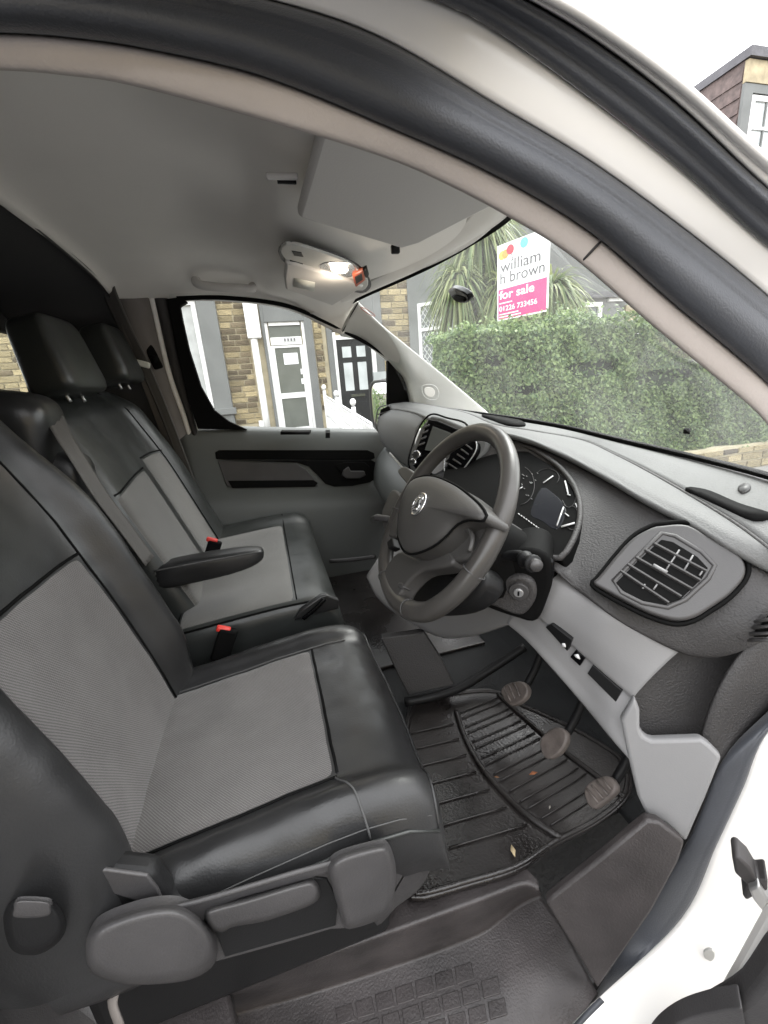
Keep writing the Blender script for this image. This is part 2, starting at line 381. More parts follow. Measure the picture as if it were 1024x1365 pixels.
L6 = [ap(-250, -268, .09)] + [ap(x, y, 0.09) for x, y in ((0, -245), (250, -200), (520, -112), (728, -2), (812, 48), (912, 120), (1024, 217), (1210, 360), (1350, 580), (1390, 800))] + [V(.95, -.93, .8), V(.95, -.96, .5), V(.95, -.97, .30), V(.95, -.97, .2)]

for L_ in (L1, L2, L3, L4, L5, L6): L_.insert(0, V(-.70, L_[0].y, L_[0].z-.004))     # carry the frame back to the rear post
band('pillar_trim', L1[:14], L2[:12], 'pillar_trim', van, arch(0.006, 9, .5), n=120, solid=0.012)
sp = [(0, 0), (.03, .014), (.10, .026), (.22, .036), (.36, .042), (.50, .043), (.62, .040), (.70, .034), (.74, .031), (.78, .032), (.86, .026), (.94, .014), (1, 0)]
band('door_seal', L2, L3, 'rubber', van, [(t, h*.8) for t, h in sp], n=170, amp=lambda t: 1-.72*sm(.48, .6, t)-.24*sm(.82, .95, t), solid=0.008)
band('door_frame', L3, L4, 'white_paint', van, [(0, 0), (.05, .003), (.2, .004), (.6, .004), (.9, .003), (1, .001)], n=170, solid=0.01)
up_ = 13
band('outer_seal', L4[:up_], L5[:12], 'rubber', van, [(0, 0), (.08, .010), (.25, .016), (.42, .010), (.55, .010), (.72, .02), (.88, .016), (1, 0)], n=120, solid=0.006)
band('gutter', L5[:12], L6[:12], 'white_paint', van, [(0, 0), (.2, .004), (.45, .002), (.55, -.004), (.65, .004), (1, .008)], n=120, solid=0.006)
# joint of roof rail trim and pillar trim
j0, j1 = ap(775, 349, -.02), ap(800, 323, 0)
tube('trim_joint', [j0.lerp(j1, t)+(CAM-j0).normalized()*(0.006*(4*t*(1-t))**.5+.001) for t in (0, .15, .3, .5, .7, .85, 1)], .0016, 'rubber_dull', bpy.data.objects['pillar_trim'], sides=6)

# --- roof skin and body sides (outer shell)
rows = []
for (y, z) in ((-.80, 1.74), (-.70, 1.83), (-.45, 1.865), (0, 1.88), (.45, 1.865), (.68, 1.825), (.76, 1.775)):
    xf = .66 - .62*y*y
    rows.append([V(-2.6, y, z), V(-1.2, y, z), V(-.2, y, z-.003), V(xf-.30, y, z-.03), V(xf-.06, y, z-.10)])
loft('roof_skin', rows, 'white_paint', van, n=30, k=30, solid=.008)

# --- roof lining
def rr(y, dz, xf):
    return [V(-.43, y, 1.735+dz), V(-.40, y, 1.76+dz), V(-.30, y, 1.772+dz), V(-.10, y, 1.772+dz), V(.03, y, 1.755+dz), V(.10, y, 1.715+dz), V(.20, y, 1.69+dz*.8), V(.34, y, 1.685+dz*.7), V(xf, y, 1.69+dz*.5)]
rows = [[ap(-120, 89, -.022)] + [ap(x, y, -.022) for x, y in ((0, 92), (175, 113), (350, 158), (512, 208), (600, 246), (640, 268))],
        rr(-.52, -.055, .40), rr(-.38, -.012, .49), rr(-.2, 0, .585), rr(0, 0, .61), rr(.2, 0, .585), rr(.38, -.006, .49), rr(.50, -.025, .42),
        [V(-.43, .60, 1.69)] + [at(x, y, y=.615) for x, y in ((215, 392), (250, 390), (300, 390), (380, 400), (430, 420), (465, 420), (474, 412))],
        [V(-.43, .65, 1.66)] + [at(x, y, y=.645) for x, y in ((195, 408), (235, 402), (300, 402), (380, 412), (440, 439), (455, 446), (459, 444))]]
hl = loft('headliner', rows, 'headliner', van, n=70, k=70, solid=.008)
# dark lining behind the cab roof, with its edge strip
loft('rear_roof_lining', [[V(-.425, y, z), V(-.50, y, z-.004), V(-.78, y, z-.03)] for y, z in ((-.66, 1.65), (-.5, 1.72), (0, 1.745), (.5, 1.72), (.68, 1.62))], 'bulkhead', van, n=12, k=20, solid=.006)
tube('lining_edge', [V(-.428, -.6, 1.66), V(-.428, -.4, 1.728), V(-.43, 0, 1.742), V(-.43, .42, 1.722), V(-.43, .55, 1.69)], .0035, 'seat_plastic', van, sides=6)

# --- sun visors, roof console, grab handle
vp = Plane3((.1, -.53, 1.655), (.108, -.28, 1.650), (.45, -.37, 1.640))
vis = slab('sun_visor', [(445, 150), (425, 186), (397, 290), (420, 298), (535, 332), (560, 325), (668, 270), (700, 255), (640, 190), (560, 150)], vp, .022, 'visor', hl, lift=.004, bevel=.008, seg=3)
box('visor_clip', vp(378, 250)+V(0, 0, .015), (.05, .012, .008), 'visor', hl, .003, Matrix.Rotation(R(-4), 3, 'Z'))
box('visor_clip', vp(384, 254)+V(0, 0, .012), (.03, .005, .006), 'dark_plastic', hl, .001)
box('visor_clip', vp(527, 331)+V(0, 0, -.002), (.02, .012, .018), 'dark_plastic', hl, .003)
vp2 = Plane3((.108, 0, 1.660), (.116, .25, 1.650), (.376, .225, 1.648))
slab('sun_visor', [(381, 351), (379, 372), (381, 386), (443, 408), (460, 398), (485, 383), (470, 376), (430, 364), (395, 353)], vp2, .018, 'visor', hl, lift=.004, bevel=.006)
slab('warning_label', [(392, 371), (420, 377), (419, 389), (391, 382)], vp2, .002, 'label_paper', hl, lift=.0055, bevel=0)
cp = Plane3((.09, -.06, 1.668), (.09, .2, 1.672), (.36, .24, 1.655))
con = slab('roof_console', [(374, 335), (378, 328), (390, 326), (430, 337), (470, 353), (488, 370), (490, 382), (478, 388), (440, 374), (405, 358), (382, 347)], cp, .008, 'pillar_light', van, lift=.006, bevel=.003, seg=3, rs=40)
slab('console_rim', [(371, 336), (376, 326), (390, 323), (432, 334), (474, 351), (492, 370), (494, 384), (479, 391), (438, 377), (402, 361), (379, 350)], cp, .003, 'seat_plastic', con, lift=.0005, bevel=.001, rs=40)
slab('console_switch', [(389, 335), (402, 337), (405, 343), (392, 341)], cp, .004, 'dark_plastic', con, lift=.0075, bevel=.001)
slab('console_switch', [(386, 347), (404, 352), (404, 356), (388, 351)], cp, .004, 'dark_plastic', con, lift=.0075, bevel=.001)
pl_ = bpy.data.lights.new('reading_lamp_bulb', 'POINT'); plo = bpy.data.objects.new('reading_lamp_bulb', pl_); COL.objects.link(plo)
pl_.energy = 0.12; pl_.color = (1, .86, .68); pl_.shadow_soft_size = .03; plo.location = cp(452, 360)+cp.n*.05; plo.parent = con; plo['kind'] = 'helper'
slab('reading_lamp', [(441, 358), (447, 355), (458, 356), (464, 360), (461, 364), (450, 365), (443, 362)], cp, .006, 'lamp_lens', con, lift=.0095, bevel=.002, rs=24)
slab('lamp_bezel', [(425, 355), (436, 350), (462, 350), (475, 359), (470, 369), (448, 370), (430, 362)], cp, .006, 'chrome', con, lift=.0075, bevel=.002, rs=24)
slab('call_button', [(470, 368), (484, 361), (487, 374), (474, 384)], cp, .012, 'orange_part', con, lift=.014, bevel=.003)
slab('button_face', [(473, 370), (482, 365), (484, 373), (475, 379)], cp, .004, 'dark_plastic', con, lift=.0155, bevel=.001)
slab('console_vent', [(483, 361), (489, 358), (492, 368), (488, 372)], cp, .01, 'dark_plastic', con, lift=.010, bevel=.003)
gh = [at(262, 368, y=.56), at(262, 374, y=.545), at(275, 378, y=.535), at(300, 380, y=.532), at(322, 381, y=.535), at(335, 382, y=.545), at(336, 378, y=.56)]
tube('grab_handle', [p+V(0, -.02, -.012) for p in gh], .014, 'visor', hl, sides=10, n=30)

# --- windscreen
WB = [V(.66, .72, 1.245), V(.70, .66, 1.235), V(.779, .3, 1.21), V(.874, 0, 1.178), V(.897, -.25, 1.151), V(.894, -.45, 1.135), V(.862, -.62, 1.127), V(.82, -.735, 1.12)]
WT = [V(.33, .62, 1.635), V(.40, .54, 1.668), V(.56, .25, 1.695), V(.61, 0, 1.70), V(.595, -.2, 1.69), V(.50, -.40, 1.665), V(.36, -.60, 1.60), V(.29, -.65, 1.565)]
WM = [a.lerp(b, .5)+V(.035, 0, .035) for a, b in zip(WB, WT)]
ws = loft('windscreen', [WB, WM, WT], 'windscreen_glass', van, n=50, k=16)
fr = lambda A, B, t: [a.lerp(b, t) for a, b in zip(A, B)]
wt2 = [p+V(-.012, 0, -.001) for p in WT]
loft('black_border', [[p+V(-.006, 0, -.004) for p in WT], [p+V(.004, 0, -.013) for p in WT]], 'black', ws, n=40)
tube('glass_edge', [p+V(.002, 0, .004) for p in WB], .007, 'black', ws, n=60, sides=8)
# header trim closes the gap between lining and glass
loft('header_trim', [[p+V(-.005, 0, -.006) for p in WT[:6]], [p+V(-.05, 0, -.016) for p in WT[:6]], [p+V(-.10, 0, -.004) for p in WT[:6]]], 'headliner', van, n=40, k=10, solid=.006)
# small sensor pod on the glass and stickers
sp_ = Plane3(at(590, 380, x=.66), at(625, 380, x=.66)+V(-.02, 0, 0), at(605, 405, x=.69))
pod = slab('glass_sensor', [(597, 388), (603, 384), (618, 390), (625, 398), (622, 404), (612, 404), (603, 398)], sp_, .02, 'gloss_black', ws, lift=.01, bevel=.004, rs=20)
slab('glass_sensor', [(602, 395), (616, 398), (619, 403), (607, 402)], sp_, .02, 'black', ws, lift=.016, bevel=.003, rs=12)
def wsp(px, py):
    d = ray(px, py); best = None
    W_ = [cr(WB, 80), cr(WM, 80), cr(WT, 80)]
    for i in range(80):
        for t in range(21):
            t /= 20; p = W_[0][i]*(2*(t-.5)*(t-1)) + W_[1][i]*(4*t*(1-t)) + W_[2][i]*(2*t*(t-.5))
            e = ((p-CAM)-d*((p-CAM).dot(d)/d.dot(d))).length
            if best is None or e < best[0]: best = (e, p)
    return best[1]
q = wsp(492, 413); tube('tax_sticker', [q+V(-.012, -.012, .0)+V(.016*math.cos(a)+.012*math.cos(a), 0, -.016*math.cos(a)+.006*math.sin(a)) for a in [i*.5236 for i in range(12)]], .0012, 'orange_part', ws, closed=True, n=24, sides=5)
q = wsp(914, 579); box('tiny_sticker', q+V(-.006, -.004, 0), (.004, .014, .012), 'black', ws, .001)

# --- far A-pillar
G = [at(478, 402, y=.56), at(508, 432, y=.585), at(543, 461, y=.61), at(595, 503, y=.64), at(640, 541, y=.66), at(668, 565, y=.67)]
D = [at(453, 446, y=.665), at(478, 452, y=.68), at(503, 470, y=.69), at(528, 493, y=.70), at(541, 511, y=.71), at(548, 545, y=.72)]
lf = loft('far_pillar', [G, [a.lerp(b, .12)+V(-.004, -.012, .004) for a, b in zip(G, D)], [a.lerp(b, .55)+V(-.01, -.02, .0) for a, b in zip(G, D)], [a.lerp(b, .92)+V(-.003, -.008, -.002) for a, b in zip(G, D)], D, [p+V(.01, .03, -.004) for p in D]], 'pillar_light', van, n=40, k=22, solid=.005)
pp = Plane3(at(560, 515, y=.66), at(585, 520, y=.64), at(575, 535, y=.655))
tube('speaker_ring', [pp(x, y)+pp.n*.012 for x, y in ((563, 514), (577, 513), (584, 521), (582, 531), (572, 532), (564, 526))], .0022, 'pillar_light', lf, closed=True, n=30, sides=6)
slab('speaker_grille', [(567, 517), (576, 517), (580, 523), (577, 529), (570, 528), (566, 523)], pp, .006, 'headliner', lf, lift=.013, bevel=.001, rs=20)
tube('pillar_joint', [at(478, 403, y=.552), at(468, 420, y=.585), at(461, 434, y=.62), at(455, 446, y=.655)], .0022, 'dark_plastic', van, sides=5)

# --- far B-pillar with its seals and belts
def far(*pix, k=0.0): return [ap(x, y, k, 1) for x, y in pix]
s0 = far((176, 385), (200, 470), (228, 550), (252, 620), (275, 700), (300, 780), k=.0)
s1 = far((199, 398), (222, 497), (243, 558), (262, 620), (280, 700), (305, 780), k=.01)
s2 = far((206, 398), (228, 494), (249, 556), (267, 620), (284, 700), (309, 780), k=.015)
s3 = far((225, 398), (243, 480), (259, 556), (275, 620), (292, 700), (315, 780), k=.02)
s4 = far((229, 398), (248, 486), (264, 558), (279, 620), (295, 700), (318, 780), k=.03)
loft('b_pillar_trim', [[p+V(-.06, -.02, 0) for p in s0], s0, s1], 'b_trim', van, n=30, solid=.006)
band('b_pillar_seal', s2, s3, 'rubber_dull', van, arch(.012), out=V(0, -1, 0), n=40)
band('b_pillar_edge', s1, s2, 'white_paint', van, arch(.004), out=V(0, -1, 0), n=40)
band('door_edge', s3, s4, 'white_paint', van, arch(.003), out=V(0, -1, 0), n=40)
loft('b_pillar_back', [[p+V(0, .04, 0) for p in s0], [p+V(0.0, .04, 0) for p in s4]], 'black', van, n=10, solid=.01)
sb = thing('seat_belt', 'dark grey seat belt hanging down the pillar beside the passenger window', 'seat belt', (-.40, .66, .85), 'seat belts of the passenger bench')
def strap(name, pts, wd, m, parent, dirn=V(1, 0, 0), n=30):
    P = cr(pts, n); vs = []
    for i, p in enumerate(P):
        t = (P[min(i+1, n-1)]-P[max(i-1, 0)]).normalized(); d = (dirn - t*dirn.dot(t)).normalized()
        nn = t.cross(d)
        for s in range(7):
            a = s/6-.5; vs.append(p + d*(wd*a) + nn*(.0022*math.cos(a*math.pi*5)))
    return mk(name, vs, grid_faces(n, 7), m, parent, solid=.0015)
strap('webbing', [at(133, 352, y=.52), at(148, 395, y=.56), at(168, 440, y=.62), at(192, 486, y=.65)], .05, 'belt', sb, V(1, -.4, 0))
strap('webbing', [at(192, 486, y=.65), at(215, 540, y=.69), at(240, 605, y=.715), at(262, 665, y=.73), at(280, 720, y=.74)], .040, 'belt', sb, V(1, -.2, 0))
box('belt_guide', at(190, 485, y=.645), (.05, .02, .022), 'label_paper', sb, .005, Matrix.Rotation(R(20), 3, 'Y'))
box('height_adjuster', at(202, 470, y=.668), (.032, .02, .12), 'black', van, .006, Matrix.Rotation(R(-14), 3, 'Y'))
box('height_adjuster', at(207, 480, y=.665), (.022, .03, .03), 'black', van, .008)
for o in COL.objects:
    if o.name.startswith('height_adjuster'): o.parent = van

# --- bulkhead behind the seats, with its window; cargo side with a window beyond
XB = -.76
o0, o1 = at(-60, 446, x=XB), at(24, 447, x=XB); b1 = at(40, 528, x=XB)
yA, yB, zT, zBt = o0.y, o1.y, o1.z, b1.z
boxes('bulkhead', [(XB-.02, XB, -.78, .80, zT, 1.74), (XB-.02, XB, -.78, .80, .40, zBt), (XB-.02, XB, yB, .80, zBt, zT), (XB-.02, XB, -.78, yA-.3, zBt, zT)], 'bulkhead', van)
bwf = [V(XB+.002, yB+.006, zT+.006), V(XB+.002, yA-.3, zT+.006), V(XB+.002, yA-.3, zBt-.006), V(XB+.002, yB+.006, zBt-.006)]
tube('bulkhead_window_seal', bwf, .006, 'rubber_dull', van, closed=True, resample=False, sides=6)
boxes('cargo_side', [(-2.6, -.80, .84, .88, .40, 1.25), (-2.6, -.80, .80, .88, 1.72, 1.80), (-2.6, -2.3, .80, .88, 1.25, 1.72), (-2.62, -2.60, -.80, .88, .4, 1.8)], 'bulkhead', van)
boxes('rear_side_panel', [(-.80, -.33, .79, .84, .40, 1.75)], 'bulkhead', van)
boxes('cargo_window', [(-2.3, -.80, .858, .862, 1.25, 1.72)], 'side_glass', van)
boxes('cargo_floor', [(-2.6, XB-.02, -.85, .85, .38, .42)], 'bulkhead', van)
boxes('near_side_wall', [(-2.6, XB+.05, -.86, -.80, .30, 1.75)], 'white_paint', van, bevel=.01)
box('b_post', (-.62, -.84, 1.0), (.30, .06, 1.5), 'rubber_dull', van, .02)

# --- floor, tunnel and firewall
boxes('cab_floor', [(-.76, .95, -.61, .84, .40, .455)], 'carpet', van)
loft('firewall', [[V(.60, y, .455), V(.74, y, .47), V(.86, y, .62), V(.90, y, .9), V(.92, y, 1.09)] for y in (.80, .2, -.4, -.78)], 'carpet', van, n=20, solid=.02)

# --- entrance step, sill panel and lower pillar
def zs(z, *p): return [at(x, y, z=z) for x, y in p]
fl_ = lambda z, *p: zs(z, *p)
lipp = [(306, 1322), (350, 1304), (400, 1286), (480, 1258), (560, 1230), (640, 1201), (690, 1182), (706, 1180), (718, 1186)]
botp = [(312, 1352), (355, 1340), (405, 1326), (490, 1299), (570, 1272), (625, 1251), (655, 1235), (690, 1208), (722, 1192)]
midp = [(318, 1420), (365, 1408), (430, 1388), (510, 1362), (590, 1335), (650, 1310), (690, 1288), (735, 1255), (748, 1232)]
outp = [(330, 1620), (390, 1590), (450, 1560), (540, 1520), (620, 1470), (680, 1430), (730, 1395), (770, 1355), (797, 1324)]
def off(P, dx, dy): return [(x+dx, y+dy) for x, y in P]
floorrow = [V(x, -.62, .459) for x in (-.24, -.16, -.07, .02, .12, .22, .29, .31, .33)]
step = loft('entrance_step', [floorrow, zs(.459, *off(lipp, 0, -12)), zs(.463, *off(lipp, 0, -7)), zs(.463, *off(lipp, 0, -2)), zs(.459, *off(lipp, 0, 1.5)), zs(.451, *off(lipp, 0, 4)),
    zs(.312, *off(botp, 0, -2)), zs(.3065, *off(botp, 0, 1)), zs(.305, *off(botp, 0, 5)), zs(.304, *midp), zs(.302, *outp)], 'sill_plastic', van, n=80, solid=.006)
slab('rear_sill', [(-40, 1440), (120, 1378), (306, 1320), (313, 1352), (318, 1420), (330, 1620), (-40, 1620)], Plane3((0, -.7, .458), (.1, -.7, .458), (0, -.6, .458)), .08, 'sill_plastic', van, bevel=.006, seg=3)
ov = (591, 1305)
for r_ in range(3):
    for c_ in range(-5, 3):
        if (r_ == 0 and c_ > 1) or (r_ == 2 and c_ < -3): continue
        ox, oy = ov[0] + 26.5*c_ + 9*r_, ov[1] - 9.2*c_ + 28*r_
        q = zs(.3062, (ox-11.5, oy-7), (ox+10.5, oy-14), (ox+15, oy+9), (ox-8, oy+16))
        prism('tread_pad', q, V(0, 0, -.02), 'sill_plastic', step, bevel=.001)
sp1 = Plane3(at(735, 1212, z=.45), at(796, 1320, y=-.80), at(908, 1120, y=-.80))
slab('sill_cover', [(728, 1204), (737, 1195), (800, 1145), (862, 1093), (880, 1096), (914, 1123), (905, 1150), (870, 1215), (797, 1320), (780, 1290)], sp1, .02, 'sill_plastic', van, bevel=.005)
# hinge bolt, check strap on the painted post
jp = Plane3(at(960, 1150, y=-.86), at(1010, 1150, y=-.89), at(990, 1250, y=-.88))
slab('door_check_arm', [(998, 1186), (1012, 1182), (1032, 1212), (1024, 1225), (1004, 1200)], jp, .02, 'satin_metal', van, lift=.03, bevel=.003)
slab('door_check_buffer', [(976, 1144), (984, 1143), (1000, 1158), (1010, 1175), (1024, 1174), (1024, 1188), (1006, 1196), (996, 1202), (990, 1196), (996, 1180), (980, 1165)], jp, .03, 'rubber_dull', van, lift=.022, bevel=.004)

slab('jamb_plug', [(938, 1270), (946, 1266), (953, 1271), (951, 1280), (942, 1282)], jp, .004, 'pillar_light', van, lift=.004, bevel=.001, rs=16)
# --- driver's footwell side panel (light grey kick panel) and dark pocket behind it
kp = Plane3(at(845, 930, y=-.70), at(962, 1008, y=-.79), at(880, 1096, y=-.765))
kick = slab('kick_panel', [(846, 930), (853, 948), (853, 972), (858, 982), (868, 987), (935, 985), (947, 994), (963, 1010), (942, 1062), (915, 1124), (900, 1110), (886, 1098), (873, 1097), (863, 1090), (850, 1062), (838, 1012), (828, 960)], kp, .02, 'grey_plastic', van, bevel=.006, seg=3)
dk = Plane3(at(905, 868, y=-.69), at(976, 892, y=-.73), at(865, 987, y=-.705))
slab('side_panel', [(860, 840), (1010, 850), (990, 890), (935, 1000), (850, 1000), (840, 900)], dk, .012, 'dash_plastic', van, lift=-.004, bevel=.002)
band('lower_pillar_trim', L1[13:], L2[11:], 'dash_plastic', van, [(0, 0), (.3, .004), (.7, .004), (1, 0)], n=60, solid=.006)

# --- wheels so that the van stands on the road
for (x, y) in ((1.05, -.82), (1.05, .82), (-2.2, -.82), (-2.2, .82)):
    P = [V(x+.26*math.cos(a), y, .33+.26*math.sin(a)) for a in [i*math.pi/12 for i in range(24)]]
    wh = tube('wheel', P, .075, 'rubber_dull', van, closed=True, n=36, sides=10)
    prism('rim', [V(x+.2*math.cos(a), y-.06, .33+.2*math.sin(a)) for a in [i*math.pi/12 for i in range(24)]], V(0, .12, 0), 'satin_metal', wh, bevel=.01)
boxes('bonnet', [(.95, 2.0, -.85, .85, .35, .84)], 'white_paint', van, bevel=.08)
boxes('wiper', [(.93, .96, -.7, .7, 1.00, 1.02)], 'black', van, bevel=.005)

# ================================================================== DRIVER'S DOOR (open)
dd = thing('driver_door', 'open driver door of the van, its grey inner panel beside the white door post', 'door', (.80, -.97, .15))
dp = Plane3(at(880, 1360, y=-.93), at(1024, 1240, y=-1.0), at(1024, 1365, y=-1.0))
def dpp(*p): return [dp(*q) for q in p]
inner = slab('inner_panel', [(862, 1380), (905, 1338), (945, 1316), (985, 1290), (1005, 1262), (1024, 1235), (1120, 1130), (1200, 1200), (1200, 1500), (862, 1500)], dp, .03, 'seat_plastic', dd, bevel=.008, seg=3, vis=.028)
slab('pocket', [(868, 1382), (908, 1349), (975, 1332), (990, 1345), (985, 1420), (868, 1420)], dp, .02, 'seat_plastic', inner, lift=.008, bevel=.006, seg=3, vis=.008)
slab('door_skin', [(950, 1340), (965, 1300), (985, 1262), (1024, 1190), (1100, 1060), (1200, 1100), (1200, 1500), (950, 1500)], dp, .02, 'white_paint', dd, lift=-.034, bevel=.006, vis=.02)

# ================================================================== FLOOR MAT, PEDALS
fm = thing('floor_mat', 'worn black rubber floor mat, wet and gritty, under the pedals', 'floor mat', (.42, -.45, .456))
ZM = .472
mo = zs(ZM, (546, 936), (575, 925), (640, 917), (668, 921), (690, 934), (760, 965), (826, 1004), (842, 1030), (838, 1062), (800, 1095), (742, 1126), (690, 1160), (620, 1182), (562, 1198), (546, 1192), (520, 1100))
prism('mat_base', cr(mo, 60, True), V(0, 0, -.012), 'mat_rubber', fm, bevel=.003)
def zc_(pts, z): return [at(x, y, z=z) for x, y in pts]
ri1 = cr(zc_([(608, 948), (618, 978), (640, 1020), (672, 1058), (705, 1088), (748, 1117)], ZM+.003), 40)
ri2 = cr(zc_([(664, 926), (700, 958), (740, 992), (790, 1030), (832, 1062)], ZM+.003), 40)
tube('mat_rib', ri1, .0065, 'mat_rubber', fm, sides=8, resample=False)
tube('mat_rib', ri2, .0055, 'mat_rubber', fm, sides=8, resample=False)
tube('mat_border', [p.lerp(at(690, 1050, z=ZM), .045)+V(0, 0, .001) for p in mo], .005, 'mat_rubber', fm, closed=True, n=70, sides=6)
for i in range(15):
    t = 1+int(i*2.55); a, b = ri1[t], ri2[t]
    tube('mat_ridge', [a.lerp(b, .07), a.lerp(b, .35), a.lerp(b, .65), a.lerp(b, .93)], .0018, 'mat_rubber', fm, n=6, sides=6)
for i in range(7):
    a = ri1[4+i*5]; b = a+V(-.155-.008*i, .012, 0)
    tube('mat_ridge', [a.lerp(b, .1), a.lerp(b, .5), a.lerp(b, .92)], .0018, 'mat_rubber', fm, n=5, sides=6)
for j, (x, y, s) in enumerate(((711, 1031, .011), (684, 1134, .012), (662, 1036, .006), (733, 1076, .005))):
    p = at(x, y, z=ZM+.007); a = j*1.3
    lfm = mk('dry_leaf', [p+V(s*math.cos(a), s*math.sin(a), 0), p+V(-.4*s*math.sin(a), .4*s*math.cos(a), .002), p-V(s*math.cos(a), s*math.sin(a), -.001), p+V(.4*s*math.sin(a), -.4*s*math.cos(a), .002)], [(0, 1, 2, 3)], mat('dry_leaf_%d' % j, ((.28, .10, .04), (.34, .27, .16), (.2, .1, .05), (.3, .28, .25))[j], .8), None, solid=.0008)
    tag(lfm, ('small reddish brown leaf scrap lying on the ridged rubber mat', 'pale straw scrap lying near the edge of the rubber mat', 'dark brown crumb on the rubber mat beside the red leaf scrap', 'tiny pale crumb on the ridged part of the rubber mat')[j], 'debris')

def pedal(label, pix, c, arm, ribs):
    pd = thing('pedal', label, 'pedal', at(c[0], c[1], y=c[2]) - V(0, 0, .03), 'pedals of the van')
    a = at(c[0], c[1], y=c[2]); pl = Plane3(a, a+V(0, .1, 0), a+V(.055, 0, .09))
    slab('pad', pix, pl, .016, 'pedal_rubber', pd, lift=.004, bevel=.004, rs=28)
    for r in ribs: tube('pad_rib', [pl(*r[0])+pl.n*.0055, pl(*r[1])+pl.n*.0055], .0025, 'pedal_rubber', pd, n=3, sides=6)
    tube('arm', [a-pl.n*.014, a-pl.n*.02+V(.035, 0, .05), a+V(.10, 0, .17), a+V(.16, 0, .34)], .009, 'dark_plastic', pd, n=12, sides=8)
    return pd
pedal('ribbed clutch pedal, the one beside the centre of the footwell', [(667, 922), (676, 911), (694, 908), (703, 918), (698, 932), (680, 940)], (685, 924, -.40), ((700, 905, -.41), (722, 884, -.41)),
      [((674, 917), (683, 935)), ((680, 914), (689, 932)), ((687, 911), (696, 929))])
pedal('smooth rounded brake pedal between the clutch and accelerator pedals', [(719, 992), (725, 978), (741, 969), (754, 976), (753, 992), (740, 1008), (726, 1010)], (737, 990, -.54), ((752, 975, -.55), (775, 940, -.55)), [])
pedal('ribbed accelerator pedal beside the light grey kick panel', [(778, 1055), (786, 1042), (808, 1034), (820, 1046), (818, 1058), (794, 1077), (784, 1074)], (799, 1056, -.66), ((815, 1040, -.67), (838, 1010, -.67)),
      [((785, 1052), (800, 1070)), ((791, 1047), (807, 1065)), ((798, 1042), (813, 1060)), ((805, 1038), (817, 1053))])

# centre footwell: heater box face, floor bar and passenger footwell pieces
cf = Plane3(at(510, 850, z=.66), at(565, 845, z=.66), at(560, 925, z=.50))
slab('heater_box', [(508, 851), (566, 843), (590, 880), (606, 913), (545, 928), (530, 900)], cf, .05, 'dash_plastic', van, bevel=.004)
tube('floor_bar', [at(540, 936, z=.50), at(580, 928, z=.50), at(615, 916, z=.505), at(650, 895, z=.53), at(700, 862, z=.60)], .012, 'dark_plastic', van, sides=8)
boxes('passenger_floor_mat', [(.10, .62, -.02, .74, .455, .468)], 'mat_rubber', van, bevel=.004)
tube('floor_edge', [at(440, 748, y=.55), at(470, 746, y=.5), at(500, 742, y=.45)], .010, 'seat_plastic', van, sides=8)

# ================================================================== PASSENGER DOOR
pd_ = thing('passenger_door', 'grey plastic inner panel and window of the closed passenger door', 'door', (.15, .82, .42))
def zsill(x): return 1.243 - .122*(x+.34) + .0*x
def prow(x):
    z = zsill(x)
    return [V(x, .87, z+.004), V(x, .80, z+.006), V(x, .775, z-.006), V(x, .762, z-.04), V(x, .757, z-.10), V(x, .760, z-.30), V(x, .745, z-.36), V(x, .735, z-.45), V(x, .735, z-.6), V(x, .75, .42)]
xs = [-.36, -.30, -.1, .1, .3, .5, .64]
panel = loft('inner_panel', [prow(x) for x in xs], 'door_plastic', pd_, n=50, k=24, solid=.03)
dpl = Plane3((0, .757, 1.0), (.1, .757, 1.0), (0, .757, 1.1))
slab('trim_groove', [(287, 603), (292, 600), (490, 600), (499, 604), (500, 611), (495, 613), (300, 613), (288, 612)], dpl, .02, 'black', panel, lift=.003, bevel=.002)
slab('pull_pocket', [(290, 614), (395, 618), (408, 626), (420, 640), (424, 649), (310, 651), (302, 648)], dpl, .02, 'seat_plastic', panel, lift=.003, bevel=.003)
slab('arm_swoosh', [(300, 614), (495, 613), (504, 618), (507, 634), (494, 643), (470, 648), (446, 649), (434, 645), (424, 634), (412, 622), (396, 617)], dpl, .02, 'black', panel, lift=.007, bevel=.004)
slab('pocket_slot', [(304, 641), (418, 640), (424, 644), (420, 649), (310, 651)], dpl, .02, 'black', panel, lift=.006, bevel=.002)
h1 = slab('handle_recess', [(446, 620), (460, 616), (486, 616), (493, 622), (490, 634), (460, 636)], dpl, .02, 'black', panel, lift=.011, bevel=.003)
slab('door_handle', [(456, 634), (458, 627), (465, 622), (468, 628), (486, 628), (488, 634), (480, 638), (462, 638)], dpl, .02, 'seat_plastic', panel, lift=.02, bevel=.004)
lb = Plane3(*[V(x, y, zsill(x)+.007) for x, y in ((0, .80), (.2, .80), (0, .86))])
slab('sill_slot', [(376, 573), (415, 573), (412, 576), (374, 576)], lb, .01, 'black', panel, lift=.001, bevel=0)
slab('lock_pin', [(434, 573), (440, 573), (440, 577), (434, 577)], lb, .02, 'black', panel, lift=.006, bevel=.001)
